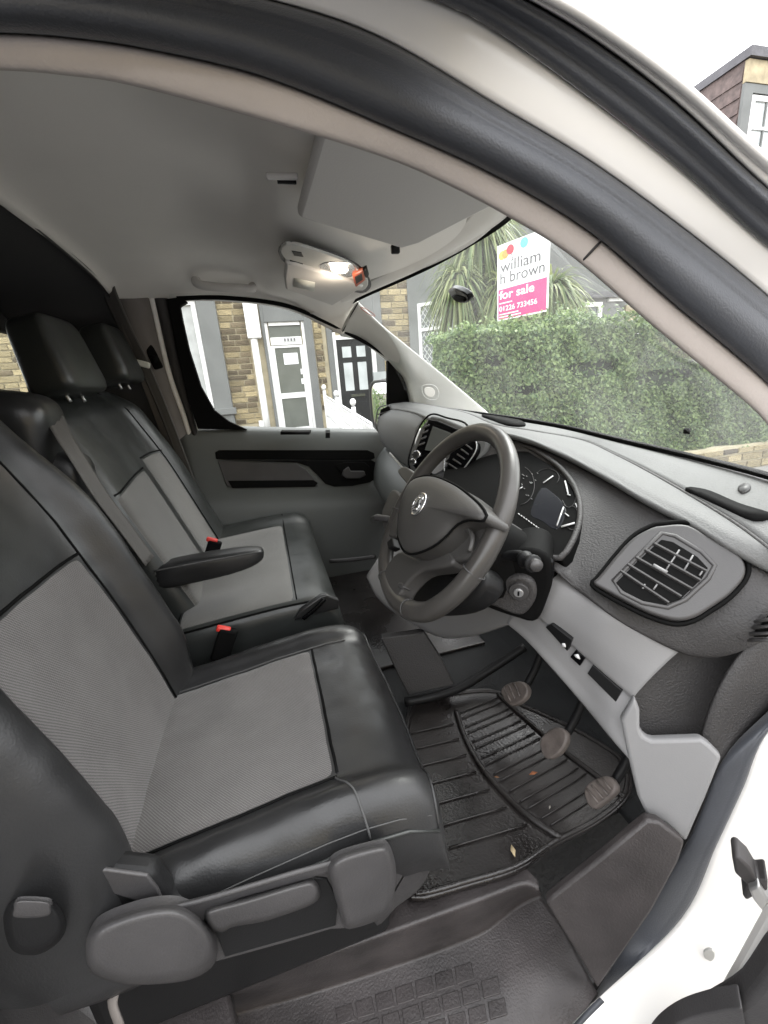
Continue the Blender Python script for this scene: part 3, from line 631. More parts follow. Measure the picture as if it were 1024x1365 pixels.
# window: frame, pane and mirror quarter
wp = [ap(x, y, -.01, 1) for x, y in ((222, 398), (236, 470), (250, 530), (264, 572), (330, 573), (306, 562), (286, 547), (268, 515), (252, 465), (243, 425), (240, 408), (250, 402), (240, 396))]
prism('window_frame', wp, V(0, .03, 0), 'black', pd_, bevel=.003)
G2 = [ap(x, y, .012, 1) for x, y in ((225, 390), (300, 385), (400, 400), (480, 440), (560, 520))]
H2 = [ap(x, y, .012, 1) for x, y in ((250, 590), (330, 590), (420, 590), (500, 590), (560, 590))]
loft('window_pane', [G2, H2], 'side_glass', pd_, n=12)
up2 = [ap(x, y, 0.0, 1) for x, y in ((236, 398), (300, 397), (380, 407), (440, 432), (503, 466), (528, 489), (545, 515))]
tube('window_seal', up2, .008, 'black', pd_, n=40, sides=6)
prism('mirror_quarter', [ap(x, y, -.005, 1) for x, y in ((517, 480), (517, 540), (550, 545), (548, 525), (543, 511), (529, 492))], V(0, .03, 0), 'black', pd_, bevel=.003)
tube('window_post', [ap(518, 478, .0, 1), ap(517, 545, .0, 1)], .006, 'black', pd_, n=6, sides=6)
# mirror outside
mcp = at(509, 541, y=1.02)
mat('mirror_rim', (.02, .02, .02), .4)
mr = pillow('wing_mirror', mcp+V(.05, .01, 0), (.10, .20, .27), 'gloss_black', pd_, Matrix.Rotation(R(14), 3, 'Z'), e=.5, n=16)
mat('mirror_glass', (.9, .9, .9), .02, metal=1)
pillow('mirror_glass', mcp+V(-.002, -.012, 0), (.012, .17, .235), 'mirror_glass', mr, Matrix.Rotation(R(22), 3, 'Z'), e=.5, n=16)
Rm_ = Matrix.Rotation(R(22), 3, 'Z')
tube('mirror_rim', [mcp+V(-.004, -.012, 0)+Rm_ @ V(0, .092*math.copysign(abs(math.cos(a))**.5, math.cos(a)), .125*math.copysign(abs(math.sin(a))**.5, math.sin(a))) for a in [i*math.pi/16 for i in range(32)]], .007, 'mirror_rim', mr, closed=True, resample=False, sides=8)
tube('mirror_arm', [mcp+V(.05, -.05, -.10), V(.53, .86, 1.15)], .02, 'gloss_black', mr, n=6)
boxes('outer_skin', [(-.36, 1.0, .875, .90, .30, 1.12)], 'white_paint', pd_, bevel=.01)

# ================================================================== DASHBOARD
dash = thing('dashboard', 'dark grey plastic dashboard running under the windscreen to the driver door', 'dashboard', (.62, 0, .70))
A = [p+V(.012, 0, -.004) for p in WB]
B = [V(.585, .72, 1.262), at(552, 537, y=.62), at(615, 549, y=.3), at(658, 566, y=.08), at(710, 575, y=-.06), at(775, 587, y=-.16), at(820, 607, y=-.33), at(880, 639, y=-.5), at(974, 696, y=-.68), V(.69, -.765, 1.055)]
C = [V(.535, .735, 1.245), V(.555, .60, 1.243), V(.56, .42, 1.235), V(.545, .25, 1.225), V(.535, .10, 1.212), V(.56, -.03, 1.20), at(666, 577, y=-.13), at(700, 585, y=-.22), at(734, 598, y=-.31), at(790, 626, y=-.45), at(865, 669, y=-.59), at(921, 697, y=-.66), at(975, 730, y=-.72), V(.70, -.77, 1.03)]
a_, b_, c_ = cr(A, 90), cr(B, 90), cr(C, 90)
def seam_row(P, Q, t, dz): return [p.lerp(q, t)+V(0, 0, dz) for p, q in zip(P, Q)]
tp = loft('top_pad', [a_, seam_row(a_, b_, .5, .006), seam_row(a_, b_, .95, .002)], 'dash_top', dash, n=90, k=12, solid=.006)
loft('front_pad', [seam_row(a_, b_, 1.0, .001), seam_row(b_, c_, .35, .007), seam_row(b_, c_, .75, .008), seam_row(b_, c_, .93, .002), c_, [p+V(.006, 0, -.012) for p in c_], [p+V(.03, 0, -.02) for p in c_]], 'dash_top', dash, n=90, k=26, solid=.004)
tube('pad_seam', [p+V(0, 0, -.002) for p in seam_row(a_, b_, .975, .001)], .004, 'dash_plastic', tp, resample=False, sides=6)
# demister slots lie on the pad between A and B
def on_pad(t, s): i = min(89, max(0, int(t*89))); f = t*89-int(t*89); k = min(89, i+1); p = a_[i].lerp(a_[k], f); q = b_[i].lerp(b_[k], f); return p.lerp(q, s)+V(0, 0, .0045+.006*4*s*(1-s)*.8)
def tfind(px, py):
    d = ray(px, py); best = (9, 0, 0)
    for i in range(91):
        for s in range(21):
            p = on_pad(i/90, s/20); e = ((p-CAM)-d*((p-CAM).dot(d)/d.dot(d))).length
            if e < best[0]: best = (e, i/90, s/20)
    return best[1:]
def padslab(name, pix, m, h=.0015):
    ps = [on_pad(*tfind(*p)) for p in pix]; ps = cr(ps, 28, True)
    return prism(name, [p+V(0, 0, h) for p in ps], V(0, 0, -.008), m, tp, bevel=0)
padslab('demister_slot', [(642, 553), (665, 553), (690, 559), (700, 566), (680, 567), (660, 560)], 'black')
padslab('demister_slot', [(914, 650), (945, 656), (985, 668), (1024, 682), (1024, 692), (1000, 688), (960, 674)], 'black')
padslab('demister_slot', [(986, 649), (996, 645), (999, 649), (990, 653)], 'pod_plastic', .001)

# fascia on the driver's side: from under the pad edge down to the lower edge
c2 = [p+V(.022, 0, -.016) for p in c_[36:]]
Dl = [at(600, 700, y=-.05), at(650, 730, y=-.25), at(700, 745, y=-.42), at(735, 757, y=-.55), at(775, 790, y=-.60), at(817, 821, y=-.65), at(860, 847, y=-.68), at(904, 868, y=-.71), at(936, 877, y=-.73), at(975, 873, y=-.755), at(1030, 850, y=-.785)]
d2 = cr(Dl, len(c2))
def mixrow(t, b): return [p.lerp(q, t)+V(-b, 0, 0) for p, q in zip(c2, d2)]
fas = loft('fascia', [c2, mixrow(.12, .008), mixrow(.35, .024), mixrow(.65, .034), mixrow(.88, .024), d2, [p+V(.05, .01, .012) for p in d2], [p+V(.16, .02, .03) for p in d2]], 'dash_plastic', dash, n=70, k=40, solid=.004)
# passenger side face
pf = [[V(.535, .735, 1.24), V(.553, .60, 1.238), V(.56, .42, 1.23), V(.55, .28, 1.22)],
      [V(.500, .74, 1.21), V(.510, .60, 1.20), V(.52, .42, 1.19), V(.515, .28, 1.18)],
      [V(.492, .735, 1.14), V(.497, .60, 1.12), V(.505, .42, 1.10), V(.50, .28, 1.09)],
      [V(.515, .72, 1.075), V(.515, .60, 1.05), V(.525, .42, 1.02), V(.52, .28, 1.01)],
      [V(.58, .70, 1.05), V(.58, .60, 1.03), V(.59, .42, 1.00), V(.58, .28, .99)]]
loft('passenger_fascia', pf, 'dash_top', dash, n=30, k=24, solid=.004)
lw = [[V(.52, .74, 1.07), V(.52, .6, 1.045), V(.53, .42, 1.015), V(.52, .2, 1.0), V(.47, .05, 1.0)], [V(.47, .745, 1.0), V(.46, .6, .98), V(.46, .42, .95), V(.45, .2, .94), V(.42, .05, .94)],
      [V(.46, .745, .88), V(.45, .6, .86), V(.45, .42, .84), V(.44, .2, .82), V(.42, .05, .82)], [V(.56, .745, .78), V(.55, .6, .76), V(.55, .42, .74), V(.52, .2, .72), V(.5, .05, .72)]]
loft('glovebox', lw, 'door_plastic', dash, n=30, k=20, solid=.01)
tube('glovebox_seam', [at(520, 604, y=.52), at(532, 618, y=.46), at(546, 634, y=.40), at(556, 650, y=.36)], .004, 'pillar_light', dash, sides=6)
# far vent in the corner
fv = Plane3(at(503, 545, y=.735), at(516, 545, y=.70), at(510, 575, y=.73))
v1 = slab('air_vent', [(507, 546), (518, 541), (522, 546), (519, 566), (512, 576), (504, 568)], fv, .02, 'black', dash, lift=.010, bevel=.003)
for i in range(5):
    y0 = 548+i*5; tube('vent_slat', [fv(505, y0+4)+fv.n*.013, fv(519, y0)+fv.n*.013], .0025, 'pod_plastic', v1, n=3, sides=6)
tube('vent_rim', [fv(x, y)+fv.n*.012 for x, y in ((506, 545), (518, 540), (523, 546), (520, 567), (512, 578), (503, 569))], .003, 'dash_top', v1, closed=True, n=30, sides=6)
# centre stack: surround, screen, vents
cs = Plane3(at(565, 562, y=.13), at(612, 585, y=-.02), at(548, 620, y=.11))
cst = slab('centre_stack', [(575, 553), (590, 556), (622, 569), (652, 584), (648, 600), (612, 645), (600, 650), (560, 645), (546, 622), (546, 608), (560, 570)], cs, .10, 'dash_top', dash, lift=-.004, bevel=.008, seg=3)
tube('stack_rim', [cs(x, y)+cs.n*.003 for x, y in ((575, 553), (595, 557), (625, 570), (600, 612), (560, 640), (547, 624), (547, 606), (560, 570))], .003, 'gloss_black', cst, closed=True, n=50, sides=6)
sc_ = slab('screen_surround', [(571, 559), (582, 560), (612, 573), (585, 612), (556, 628), (549, 618), (553, 603)], cs, .02, 'gloss_black', cst, lift=.004, bevel=.003)
slab('screen', [(577, 568), (603, 578), (583, 603), (566, 600)], cs, .01, 'screen', cst, lift=.006, bevel=.001)
for i in range(4): slab('vent_slat', [(557+i*2.6+2, 592-i*8), (566+i*2.2, 589-i*8), (565+i*2.2, 592-i*8), (557+i*2.6, 595-i*8)], cs, .004, 'pod_plastic', cst, lift=.0065, bevel=0)
slab('control_knob', [(549, 604), (556, 600), (560, 606), (554, 612)], cs, .012, 'chrome', cst, lift=.010, bevel=.002, rs=14)
slab('control_knob', [(546, 613), (552, 611), (554, 617), (548, 620)], cs, .012, 'chrome', cst, lift=.010, bevel=.002, rs=14)
slab('switch_panel', [(573, 630), (590, 612), (596, 618), (590, 626), (580, 632)], cs, .01, 'grey_plastic', cst, lift=.008, bevel=.001)
v2 = slab('air_vent', [(605, 596), (630, 587), (637, 592), (634, 606), (612, 634), (600, 632), (596, 620)], cs, .02, 'gloss_black', dash, lift=.010, bevel=.003, rs=30)
for i in range(5):
    tube('vent_slat', [cs(602+i*5.5, 620-i*6.5)+cs.n*.013, cs(613+i*5, 627-i*6.5)+cs.n*.013], .0026, 'pod_plastic', v2, n=3, sides=6)
tube('vent_rim', [cs(x, y)+cs.n*.011 for x, y in ((604, 595), (630, 586), (638, 592), (635, 607), (612, 636), (599, 634), (595, 620))], .0022, 'satin_metal', v2, closed=True, n=30, sides=6)

# instrument cluster: hooded recess, dark face, glass, needles
ip = Plane3(hit(fas, 690, 612), hit(fas, 770, 675), hit(fas, 735, 735))
clu = slab('instrument_cluster', [(600, 585), (640, 585), (672, 592), (705, 602), (738, 622), (760, 645), (771, 668), (773, 692), (768, 712), (757, 735), (748, 744), (735, 742), (700, 712), (668, 692), (620, 680), (590, 640)], ip, .06, 'black', dash, lift=.006, bevel=.003, seg=3)
tube('cluster_rim', [ip(x, y)+ip.n*.008 for x, y in ((600, 583), (640, 583), (673, 590), (707, 600), (740, 620), (762, 643), (773, 667), (775, 692), (770, 714), (758, 738), (748, 748), (733, 745), (698, 714), (666, 694))], .0055, 'dash_plastic', clu, n=60, sides=8)
slab('display', [(722, 650), (737, 657), (752, 672), (754, 684), (742, 706), (722, 694), (707, 684)], ip, .003, 'display_dark', clu, lift=.0065, bevel=.001, rs=24)
for cx_, cy_, ra, rb, a0, a1 in ((760, 660, 10, 20, -2.2, 2.6), (731, 640, 16, 12, -2.6, .6), (694, 650, 20, 26, -1.2, 1.5), (764, 694, 9, 16, -2.0, 2.2)):
    tube('gauge_ring', [ip(cx_+ra*math.cos(a), cy_+rb*math.sin(a))+ip.n*.0075 for a in [lerp(a0, a1, i/9) for i in range(10)]], .0007, 'seat_plastic', clu, n=20, sides=4)
def mark(name, a, b, r, m='white_mark'):
    return tube(name, [ip(*a)+ip.n*.008, ip(*b)+ip.n*.008], r, m, clu, n=3, sides=5)
mark('needle', (726, 647), (739, 638), .0016); mark('needle', (755, 645), (759, 662), .0018); mark('needle', (758, 663), (762, 664), .0015)
mark('needle', (750, 706), (768, 701), .0022); mark('gauge_arc', (753, 680), (744, 705), .0020, 'satin_metal'); mark('needle', (694, 655), (698, 653), .0016)
mark('gauge_tick', (755, 688), (760, 692), .0012); mark('gauge_tick', (769, 675), (771, 680), .0012)
for i in range(9): mark('panel_lettering', (693+i*3.3, 688+i*2.4), (694.6+i*3.3, 689.5+i*2.4), .0011)
for i in range(16):
    x, y = 696+random.random()*22, 632+random.random()*38; mark('gauge_tick', (x, y), (x+1.4, y+1), .0008, 'satin_metal')

# driver's corner vent pod
vpn = Plane3(at(790, 778, y=-.625), at(916, 700, y=-.655), at(925, 825, y=-.735))
pod2 = slab('vent_pod', [(790, 779), (797, 770), (838, 722), (866, 704), (882, 700), (916, 699), (947, 716), (982, 736), (994, 752), (992, 770), (971, 794), (945, 812), (923, 825), (899, 829), (863, 819), (820, 797)], vpn, .05, 'pod_plastic', dash, lift=.012, bevel=.010, seg=4, vis=.016)
tube('pod_groove', [vpn(x, y)+vpn.n*.001 for x, y in ((789, 780), (797, 769), (838, 720), (866, 702), (884, 698), (917, 697), (948, 714), (984, 734), (997, 752), (994, 772), (972, 797), (946, 815), (923, 828), (898, 832), (862, 821), (818, 799))], .004, 'black', pod2, closed=True, n=80, sides=6)
tube('pod_ridge', [vpn(x, y)+vpn.n*.011 for x, y in ((817, 777), (849, 745), (880, 714), (898, 718), (933, 739), (950, 757), (941, 774), (911, 802), (888, 812), (855, 806), (828, 792))], .004, 'pod_plastic', pod2, closed=True, resample=False, sides=8)
v3 = slab('air_vent', [(821, 777), (850, 748), (882, 719), (897, 722), (930, 742), (944, 757), (936, 771), (908, 798), (886, 807), (858, 801), (834, 790)], vpn, .02, 'black', dash, lift=.0138, bevel=.001)
for a, b in (((873, 730), (935, 763)), ((861, 738), (927, 775)), ((849, 748), (916, 786)), ((838, 757), (902, 796)), ((829, 766), (886, 804))):
    pa, pb = vpn(*a)+vpn.n*.018, vpn(*b)+vpn.n*.018
    e_ = (pb-pa).normalized(); pa, pb = pa-e_*.004, pb+e_*.004; w_ = vpn.n.cross(e_)
    if w_.z < 0: w_ = -w_
    prism('vent_slat', [pa+w_*.0015, pb+w_*.0015, pb-w_*.0015, pa-w_*.0015], -vpn.n*.012-w_*.004, 'pod_plastic', v3, bevel=.0007)
for a, b in (((903, 737), (885, 764)), ((921, 744), (909, 764)), ((874, 782), (869, 789)), ((933, 765), (929, 771)), ((858, 782), (855, 788))):
    tube('vent_vane', [vpn(*a)+vpn.n*.0148, vpn(*b)+vpn.n*.0148], .0014, 'grey_plastic', v3, n=3, sides=5)
tube('vent_knob', [vpn(868, 758)+vpn.n*.020, vpn(886, 768)+vpn.n*.020], .003, 'grey_plastic', v3, n=4, sides=8)
# end vent beside the door
ev = Plane3(at(1000, 850, y=-.765), at(1024, 812, y=-.785), at(1024, 855, y=-.785))
v4 = slab('air_vent', [(996, 850), (1012, 836), (1040, 800), (1040, 846), (1022, 850)], ev, .02, 'black', dash, lift=.012, bevel=.002)
for i in range(4): tube('vent_slat', [ev(1002+i*3, 846-i*8)+ev.n*.014, ev(1040, 846-i*10)+ev.n*.014], .0025, 'pod_plastic', v4, n=3, sides=6)

# light grey lower panel with switches
top_ = [at(700, 745, y=-.48), at(728, 768, y=-.54), at(775, 797, y=-.60), at(817, 821, y=-.65), at(860, 845, y=-.68), at(906, 868, y=-.71)]
cre = [at(694, 800, y=-.49), at(718, 822, y=-.535), at(750, 850, y=-.575), at(785, 880, y=-.62), at(815, 906, y=-.655), at(846, 932, y=-.69)]
bot = [at(676, 832, y=-.46), at(700, 852, y=-.50), at(735, 890, y=-.56), at(780, 942, y=-.62), at(815, 985, y=-.68), at(840, 1014, y=-.715)]
low = loft('lower_panel', [[p+V(.03, 0, .01) for p in top_], top_, [p.lerp(q, .5)+V(-.010, -.002, .004) for p, q in zip(top_, cre)], [p.lerp(q, .93) + V(-.006, 0, .002) for p, q in zip(top_, cre)], cre, [p.lerp(q, .12)+V(.002, 0, .0) for p, q in zip(cre, bot)], [p.lerp(q, .6) for p, q in zip(cre, bot)], bot, [p+V(.05, .01, .01) for p in bot]], 'grey_plastic', dash, n=50, k=50, solid=.005)
swp = Plane3(hit(low, 730, 838), hit(low, 826, 924), hit(low, 775, 890))
for px_, m_ in (([(727, 836), (735, 832), (762, 853), (756, 868)], 'dark_plastic'), ([(760, 876), (768, 866), (780, 877), (773, 888)], 'gloss_black'), ([(783, 898), (790, 887), (829, 921), (821, 936)], 'dark_plastic')):
    sq_ = Plane3(hit(low, *px_[0]), hit(low, *px_[2]), hit(low, *px_[3]) if len(px_) < 4 else hit(low, (px_[1][0]+px_[2][0])/2, (px_[1][1]+px_[2][1])/2)); slab('switch', px_, sq_, .014, m_, low, lift=.0065, bevel=.001)
slab('switch_icon', [(749, 858), (753, 858), (754, 863), (749, 862)], swp, .003, 'white_mark', low, lift=.009, bevel=0)
slab('switch_icon', [(765, 873), (770, 873), (773, 879), (768, 877)], swp, .003, 'white_mark', low, lift=.009, bevel=0)
tube('panel_curve', [top_[1].lerp(cre[1], .55)+V(-.012, 0, .004), at(752, 826, y=-.575), at(775, 835, y=-.60), at(798, 832, y=-.63), at(818, 822, y=-.65)], .003, 'grey_plastic', low, sides=8)
# under-column panel
uc = [[at(520, 720, y=.05), at(560, 740, y=-.1), at(620, 760, y=-.28), at(680, 790, y=-.46)],
      [at(500, 750, y=.02), at(540, 790, y=-.1), at(610, 810, y=-.28), at(685, 815, y=-.47)],
      [at(489, 770, y=.02), at(510, 805, y=-.04), at(575, 845, y=-.17), at(620, 848, y=-.30), at(678, 832, y=-.46)],
      [at(489, 770, y=.02)+V(.06, 0, .01), at(520, 812, y=-.04)+V(.06, 0, .01), at(580, 849, y=-.17)+V(.06, 0, .01), at(625, 850, y=-.30)+V(.06, 0, .01), at(680, 834, y=-.46)+V(.06, 0, .01)]]
loft('knee_panel', uc, 'grey_plastic', dash, n=40, k=24, solid=.004)

# steering column shroud, ignition and stalks
WD = V(.556, 0, .831); WN = V(-.831, 0, .556); WC = V(.279, -.47, 1.097)
col = thing('steering_column', 'black steering column shroud with ignition lock and stalks behind the wheel', 'steering column', WC-WN*.12-V(0, 0, .1))
def wl(a, b, h): return WC + V(0, 1, 0)*(-a) + WD*b + WN*h           # a to the driver's right, b up the wheel, h towards the driver
cs_ = []
wpl0 = lambda h: Plane3(wl(0, 0, h), wl(.1, 0, h), wl(0, .1, h))
for h, sx, sz, dz in ((.00, .05, .05, -.005), (-.03, .075, .065, -.01), (-.10, .085, .075, -.015), (-.20, .085, .075, -.02), (-.26, .08, .07, -.02)):
    cs_.append([wl(sx*math.copysign(abs(math.cos(a))**.6, math.cos(a)), dz+sz*math.copysign(abs(math.sin(a))**.6, math.sin(a)), h) for a in [i*math.pi/12 for i in range(25)]])
mk('shroud', [p for r in cs_ for p in r], grid_faces(5, 25), 'black', col)
igp = Plane3(at(640, 800, y=-.52), at(715, 790, y=-.585), at(690, 825, y=-.56))
ig = slab('ignition_housing', [(640, 800), (655, 780), (680, 770), (700, 770), (713, 780), (714, 800), (700, 819), (685, 820), (660, 810), (645, 806)], igp, .10, 'dash_plastic', col, lift=0, bevel=.008, seg=4, rs=40)
slab('shroud_lower', [(622, 795), (645, 765), (690, 735), (728, 740), (737, 770), (730, 800), (715, 830), (690, 826), (650, 812)], igp, .10, 'black', col, lift=-.012, bevel=.01, seg=3, rs=40)
slab('shroud_under', [(532, 742), (600, 735), (640, 752), (646, 778), (612, 806), (560, 812), (536, 800)], wpl0(-.07), .05, 'dark_plastic', col, bevel=.012, seg=3, rs=30)
def disc(name, c, r, pl, m, parent, lift, th=.006, hole=0):
    e1 = pl.n.cross(V(0, 0, 1)).normalized(); e2 = pl.n.cross(e1)
    return prism(name, [c+pl.n*lift+(e1*math.cos(a)+e2*math.sin(a))*r for a in [i*math.pi/12 for i in range(24)]], -pl.n*th, m, parent, bevel=.001)
kc = igp(692, 787)
disc('lock_collar', kc, .017, igp, 'pod_plastic', ig, .006, .01); disc('lock_barrel', kc, .0085, igp, 'satin_metal', ig, .010, .01)
box('key_slot', kc+igp.n*.0105, (.002, .003, .008), 'black', ig, 0, None)
tube('stalk', [wl(.05, -.02, -.10), at(690, 740, y=-.575), at(700, 745, y=-.60)], .009, 'dark_plastic', col, sides=10, n=10)
tube('stalk_grip', [at(697, 744, y=-.595), at(704, 748, y=-.61), at(712, 752, y=-.63)], lambda t: .013+.002*math.sin(t*9), 'dark_plastic', col, sides=14, n=12)
tube('stalk_end', [at(710, 751, y=-.625), at(716, 754, y=-.64)], .010, 'pod_plastic', col, sides=14, n=5)
tube('cruise_stalk', [at(645, 790, y=-.53), at(652, 775, y=-.55), at(660, 765, y=-.555)], .009, 'seat_plastic', col, sides=10, n=8)
tube('cruise_stalk', [at(728, 742, y=-.575), at(735, 750, y=-.585), at(734, 768, y=-.585)], .005, 'gloss_black', col, sides=8, n=8)
tube('stalk', [wl(-.06, -.01, -.08), at(505, 690, y=-.26), at(498, 692, y=-.23)], .008, 'seat_plastic', col, sides=10, n=8)

# ================================================================== STEERING WHEEL
sw = thing('steering_wheel', 'dark grey leather steering wheel with three spokes and a silver round emblem', 'steering wheel', WC)
RO = .180
def rimpt(a, r=RO):
    x, y = r*math.sin(a), r*math.cos(a)
    if y < -.13: y = -.13-(-.13-y)*.72
    return wl(x, y, .0)
P = [rimpt(2*math.pi*i/72) for i in range(72)]
tube('rim', P, lambda t: .0146 + .0018*max(0, math.cos((t*2*math.pi-2.2)*1)), 'wheel_leather', sw, closed=True, resample=False, sides=16, flat=1.12)
for a in (1.75, 4.53, 3.55, 2.75):
    c = rimpt(a); tdir = (rimpt(a+.02)-rimpt(a-.02)).normalized(); e1 = (c-WC).normalized(); e2 = tdir.cross(e1)
    tube('rim_stitch', [c+(e1*math.cos(b)+e2*math.sin(b)*1.1)*.0168 for b in [i*math.pi/8 for i in range(16)]], .0011, 'thread', sw, closed=True, n=24, sides=5)
wpl = lambda h: Plane3(wl(0, 0, h), wl(.1, 0, h), wl(0, .1, h))
pad_pix = [(547, 640), (560, 634), (578, 634), (606, 646), (632, 666), (644, 680), (646, 690), (640, 693), (622, 692), (606, 699), (592, 714), (574, 728), (552, 737), (539, 736), (531, 724), (528, 705), (532, 672), (539, 652)]
pc = [wpl(.045)(*p) for p in pad_pix]; pc = cr(pc, 60, True); cen = sum(pc, V(0, 0, 0))/60
vs = []; prof = ((1.0, -.045), (1.0, -.012), (.975, -.003), (.93, .002), (.8, .008), (.55, .012), (.25, .014), (.02, .0145))
for s, h in prof: vs += [cen.lerp(p, s)+WN*h for p in pc]
fs = []
for i in range(len(prof)-1):
    for j in range(60): k = (j+1) % 60; fs.append((i*60+j, i*60+k, (i+1)*60+k, (i+1)*60+j))
fs.append(tuple((len(prof)-1)*60+j for j in range(60)))
pad = mk('airbag_cover', vs, fs, 'wheel_pad', sw)
tube('cover_edge', [p-WN*.004 for p in pc], .0022, 'black', pad, closed=True, resample=False, sides=6)
# emblem: ring, disc and a curved beast-like relief with a banner
ec = wpl(.058)(560, 673); e1, e2 = V(0, -1, 0), WD
def em(a, b, h=0): return ec + e1*a + e2*b + WN*h
prism('emblem_disc', [em(.019*math.cos(t), .019*math.sin(t), .004) for t in [i*math.pi/16 for i in range(32)]], -WN*.006, 'satin_metal', pad, bevel=.001)
tube('emblem_ring', [em(.0205*math.cos(t), .0205*math.sin(t), .003) for t in [i*math.pi/16 for i in range(32)]], .002, 'chrome', pad, closed=True, resample=False, sides=8)
for pts, r in (([(-.012, -.010), (-.006, -.004), (0, .002), (.004, .010), (.011, .012)], .0028), ([(-.010, .008), (-.004, .010), (.002, .006), (.008, .001), (.012, -.006)], .0022), ([(-.002, -.015), (.003, -.009), (.009, -.010), (.006, -.002)], .002), ([(-.014, .002), (-.008, .003), (-.004, -.001)], .0018)):
    tube('emblem_relief', [em(a, b, .0055) for a, b in pts], r, 'chrome', pad, n=14, sides=6)
for pts, r in (([(-.006, .003), (-.001, .0065), (.004, .004)], .0013), ([(-.002, -.008), (.004, -.004), (.011, .003)], .0013)):
    tube('emblem_gap', [em(a, b, .0056) for a, b in pts], r, 'black', pad, n=10, sides=5)
# spokes
def spoke(pts, h0, h1, bev=.006):
    q = cr([wpl(h1)(*p) for p in pts], 36, True); prism('spoke', q, -WN*(h1-h0), 'wheel_pad', sw, bevel=bev, seg=3)
spoke([(604, 698), (632, 690), (648, 690), (656, 700), (650, 716), (636, 732), (618, 746), (600, 744), (596, 720)], -.02, .010)
spoke([(532, 735), (560, 745), (590, 730), (606, 748), (590, 756), (560, 762), (540, 780), (530, 795), (516, 798), (508, 782), (512, 760)], -.02, .012)
spoke([(535, 664), (530, 690), (528, 715), (515, 712), (508, 690), (514, 668), (524, 652)], -.02, .010)
spoke([(556, 636), (545, 645), (538, 640), (530, 628), (540, 622)], -.02, .006)
tube('spoke_trim', [wpl(.022)(615, 707), wpl(.022)(622, 705), wpl(.022)(630, 715), wpl(.022)(626, 735)], .004, 'wheel_pad', sw, n=12, sides=8)
slab('spoke_switch', [(515, 722), (523, 716), (524, 728), (517, 732)], wpl(.016), .02, 'dark_plastic', sw, bevel=.003)
slab('spoke_screw', [(530, 776), (536, 776), (538, 782), (533, 786), (529, 782)], wpl(.014), .02, 'seat_plastic', sw, bevel=.003)

# ================================================================== SEATS
def table(rows):
    """smooth lookup through (key, value...) rows"""
    ks = [r[0] for r in rows]
    P = [np.array(r[1:], float) for r in rows]
    def f(t):
        t = min(max(t, ks[0]), ks[-1]); i = max(j for j in range(len(ks)) if ks[j] <= t); i = min(i, len(ks)-2)
        h = ks[i+1]-ks[i]; s = (t-ks[i])/h
        m0 = (P[i+1]-P[i-1])/(ks[i+1]-ks[i-1]) if i > 0 else (P[i+1]-P[i])/h
        m1 = (P[i+2]-P[i])/(ks[i+2]-ks[i]) if i+2 < len(ks) else (P[i+1]-P[i])/h
        return (2*s**3-3*s*s+1)*P[i] + (s**3-2*s*s+s)*h*m0 + (-2*s**3+3*s*s)*P[i+1] + (s**3-s*s)*h*m1
    return f

# ---------------- driver's seat
ds = thing('driver_seat', 'black leather driver seat with grey woven fabric centre and plastic side levers', 'seat', (-.08, -.47, .456))
cross = table([(0, -.728, .645), (.08, -.742, .70), (.14, -.738, .742), (.20, -.715, .785), (.27, -.685, .797), (.34, -.645, .775), (.5, -.47, .766), (.66, -.295, .772), (.74, -.255, .79), (.81, -.225, .782), (.88, -.205, .745), (1.0, -.205, .645)])
along = table([(0, -.345, -.035, .55), (.12, -.30, -.036, .75), (.3, -.20, -.028, 1), (.55, -.05, -.008, 1), (.68, .03, 0, 1), (.80, .10, -.002, .9), (.88, .145, -.022, .8), (.94, .165, -.065, .75), (1, .165, -.135, .7)])
def Scush(u, v):
    y, z = cross(u); x, dz, bol = along(v)
    zc = .766 + (z-.766)*(bol if z > .766 else 1)
    if v > .8: y = -.47 + (y+.47)*(1-.05*sm(.8, 1, v))
    return V(x + .012*math.cos((y+.47)*5.5)*sm(.6, .95, v), y, max(zc+dz, .64-.02*v))
Scush.out = V(0, 0, 1)
def wrinkle(p, a, s=16):
    return p + V(.5, 0, 1)*(a*(mnoise.noise(p*s)+.5*mnoise.noise(p*s*2.3)))
Sc0 = Scush
def Scush(u, v): return wrinkle(Sc0(u, v), .0022)
Scush.out = V(0, 0, 1)
vs = [Scush(i/99, j/99) for i in range(100) for j in range(100)]
cush = mk('cushion', vs, grid_faces(100, 100), 'leather', ds)
patch('cushion_insert', Scush, .336, .664, .03, .672, 'fabric', cush, 40, 44, puff=.004, tuck=.003)
def seam(name, S, pts, r, m, parent, n=40, lift=.001):
    out = []
    for u, v in [(lerp(pts[i][0], pts[i+1][0], t/10), lerp(pts[i][1], pts[i+1][1], t/10)) for i in range(len(pts)-1) for t in range(10)] + [pts[-1]]:
        nn = (S(u+.004, v)-S(u-.004, v)).cross(S(u, v+.004)-S(u, v-.004)).normalized()
        if nn.dot(S.out) < 0: nn = -nn
        out.append(S(u, v)+nn*lift)
    return tube(name, out, r, m, parent, resample=False, sides=6)
seam('piping', Scush, [(.145, .03), (.145, .9)], .0026, 'leather_soft', cush, lift=.002)
seam('stitching', Scush, [(.165, .03), (.165, .88)], .0010, 'thread', cush, lift=.0008)
seam('piping', Scush, [(.145, .9), (.3, .905), (.6, .905), (.86, .9)], .0024, 'leather', cush, lift=.001)
seam('stitching', Scush, [(.335, .665), (.25, .70), (.15, .72)], .0018, 'thread', cush)
seam('stitching', Scush, [(.345, .672), (.66, .672)], .0030, 'black', cush, lift=-.0005)
seam('stitching', Scush, [(.665, .06), (.665, .66), (.67, .80)], .0020, 'thread', cush)
seam('stitching', Scush, [(.335, .06), (.335, .67)], .0022, 'black', cush)

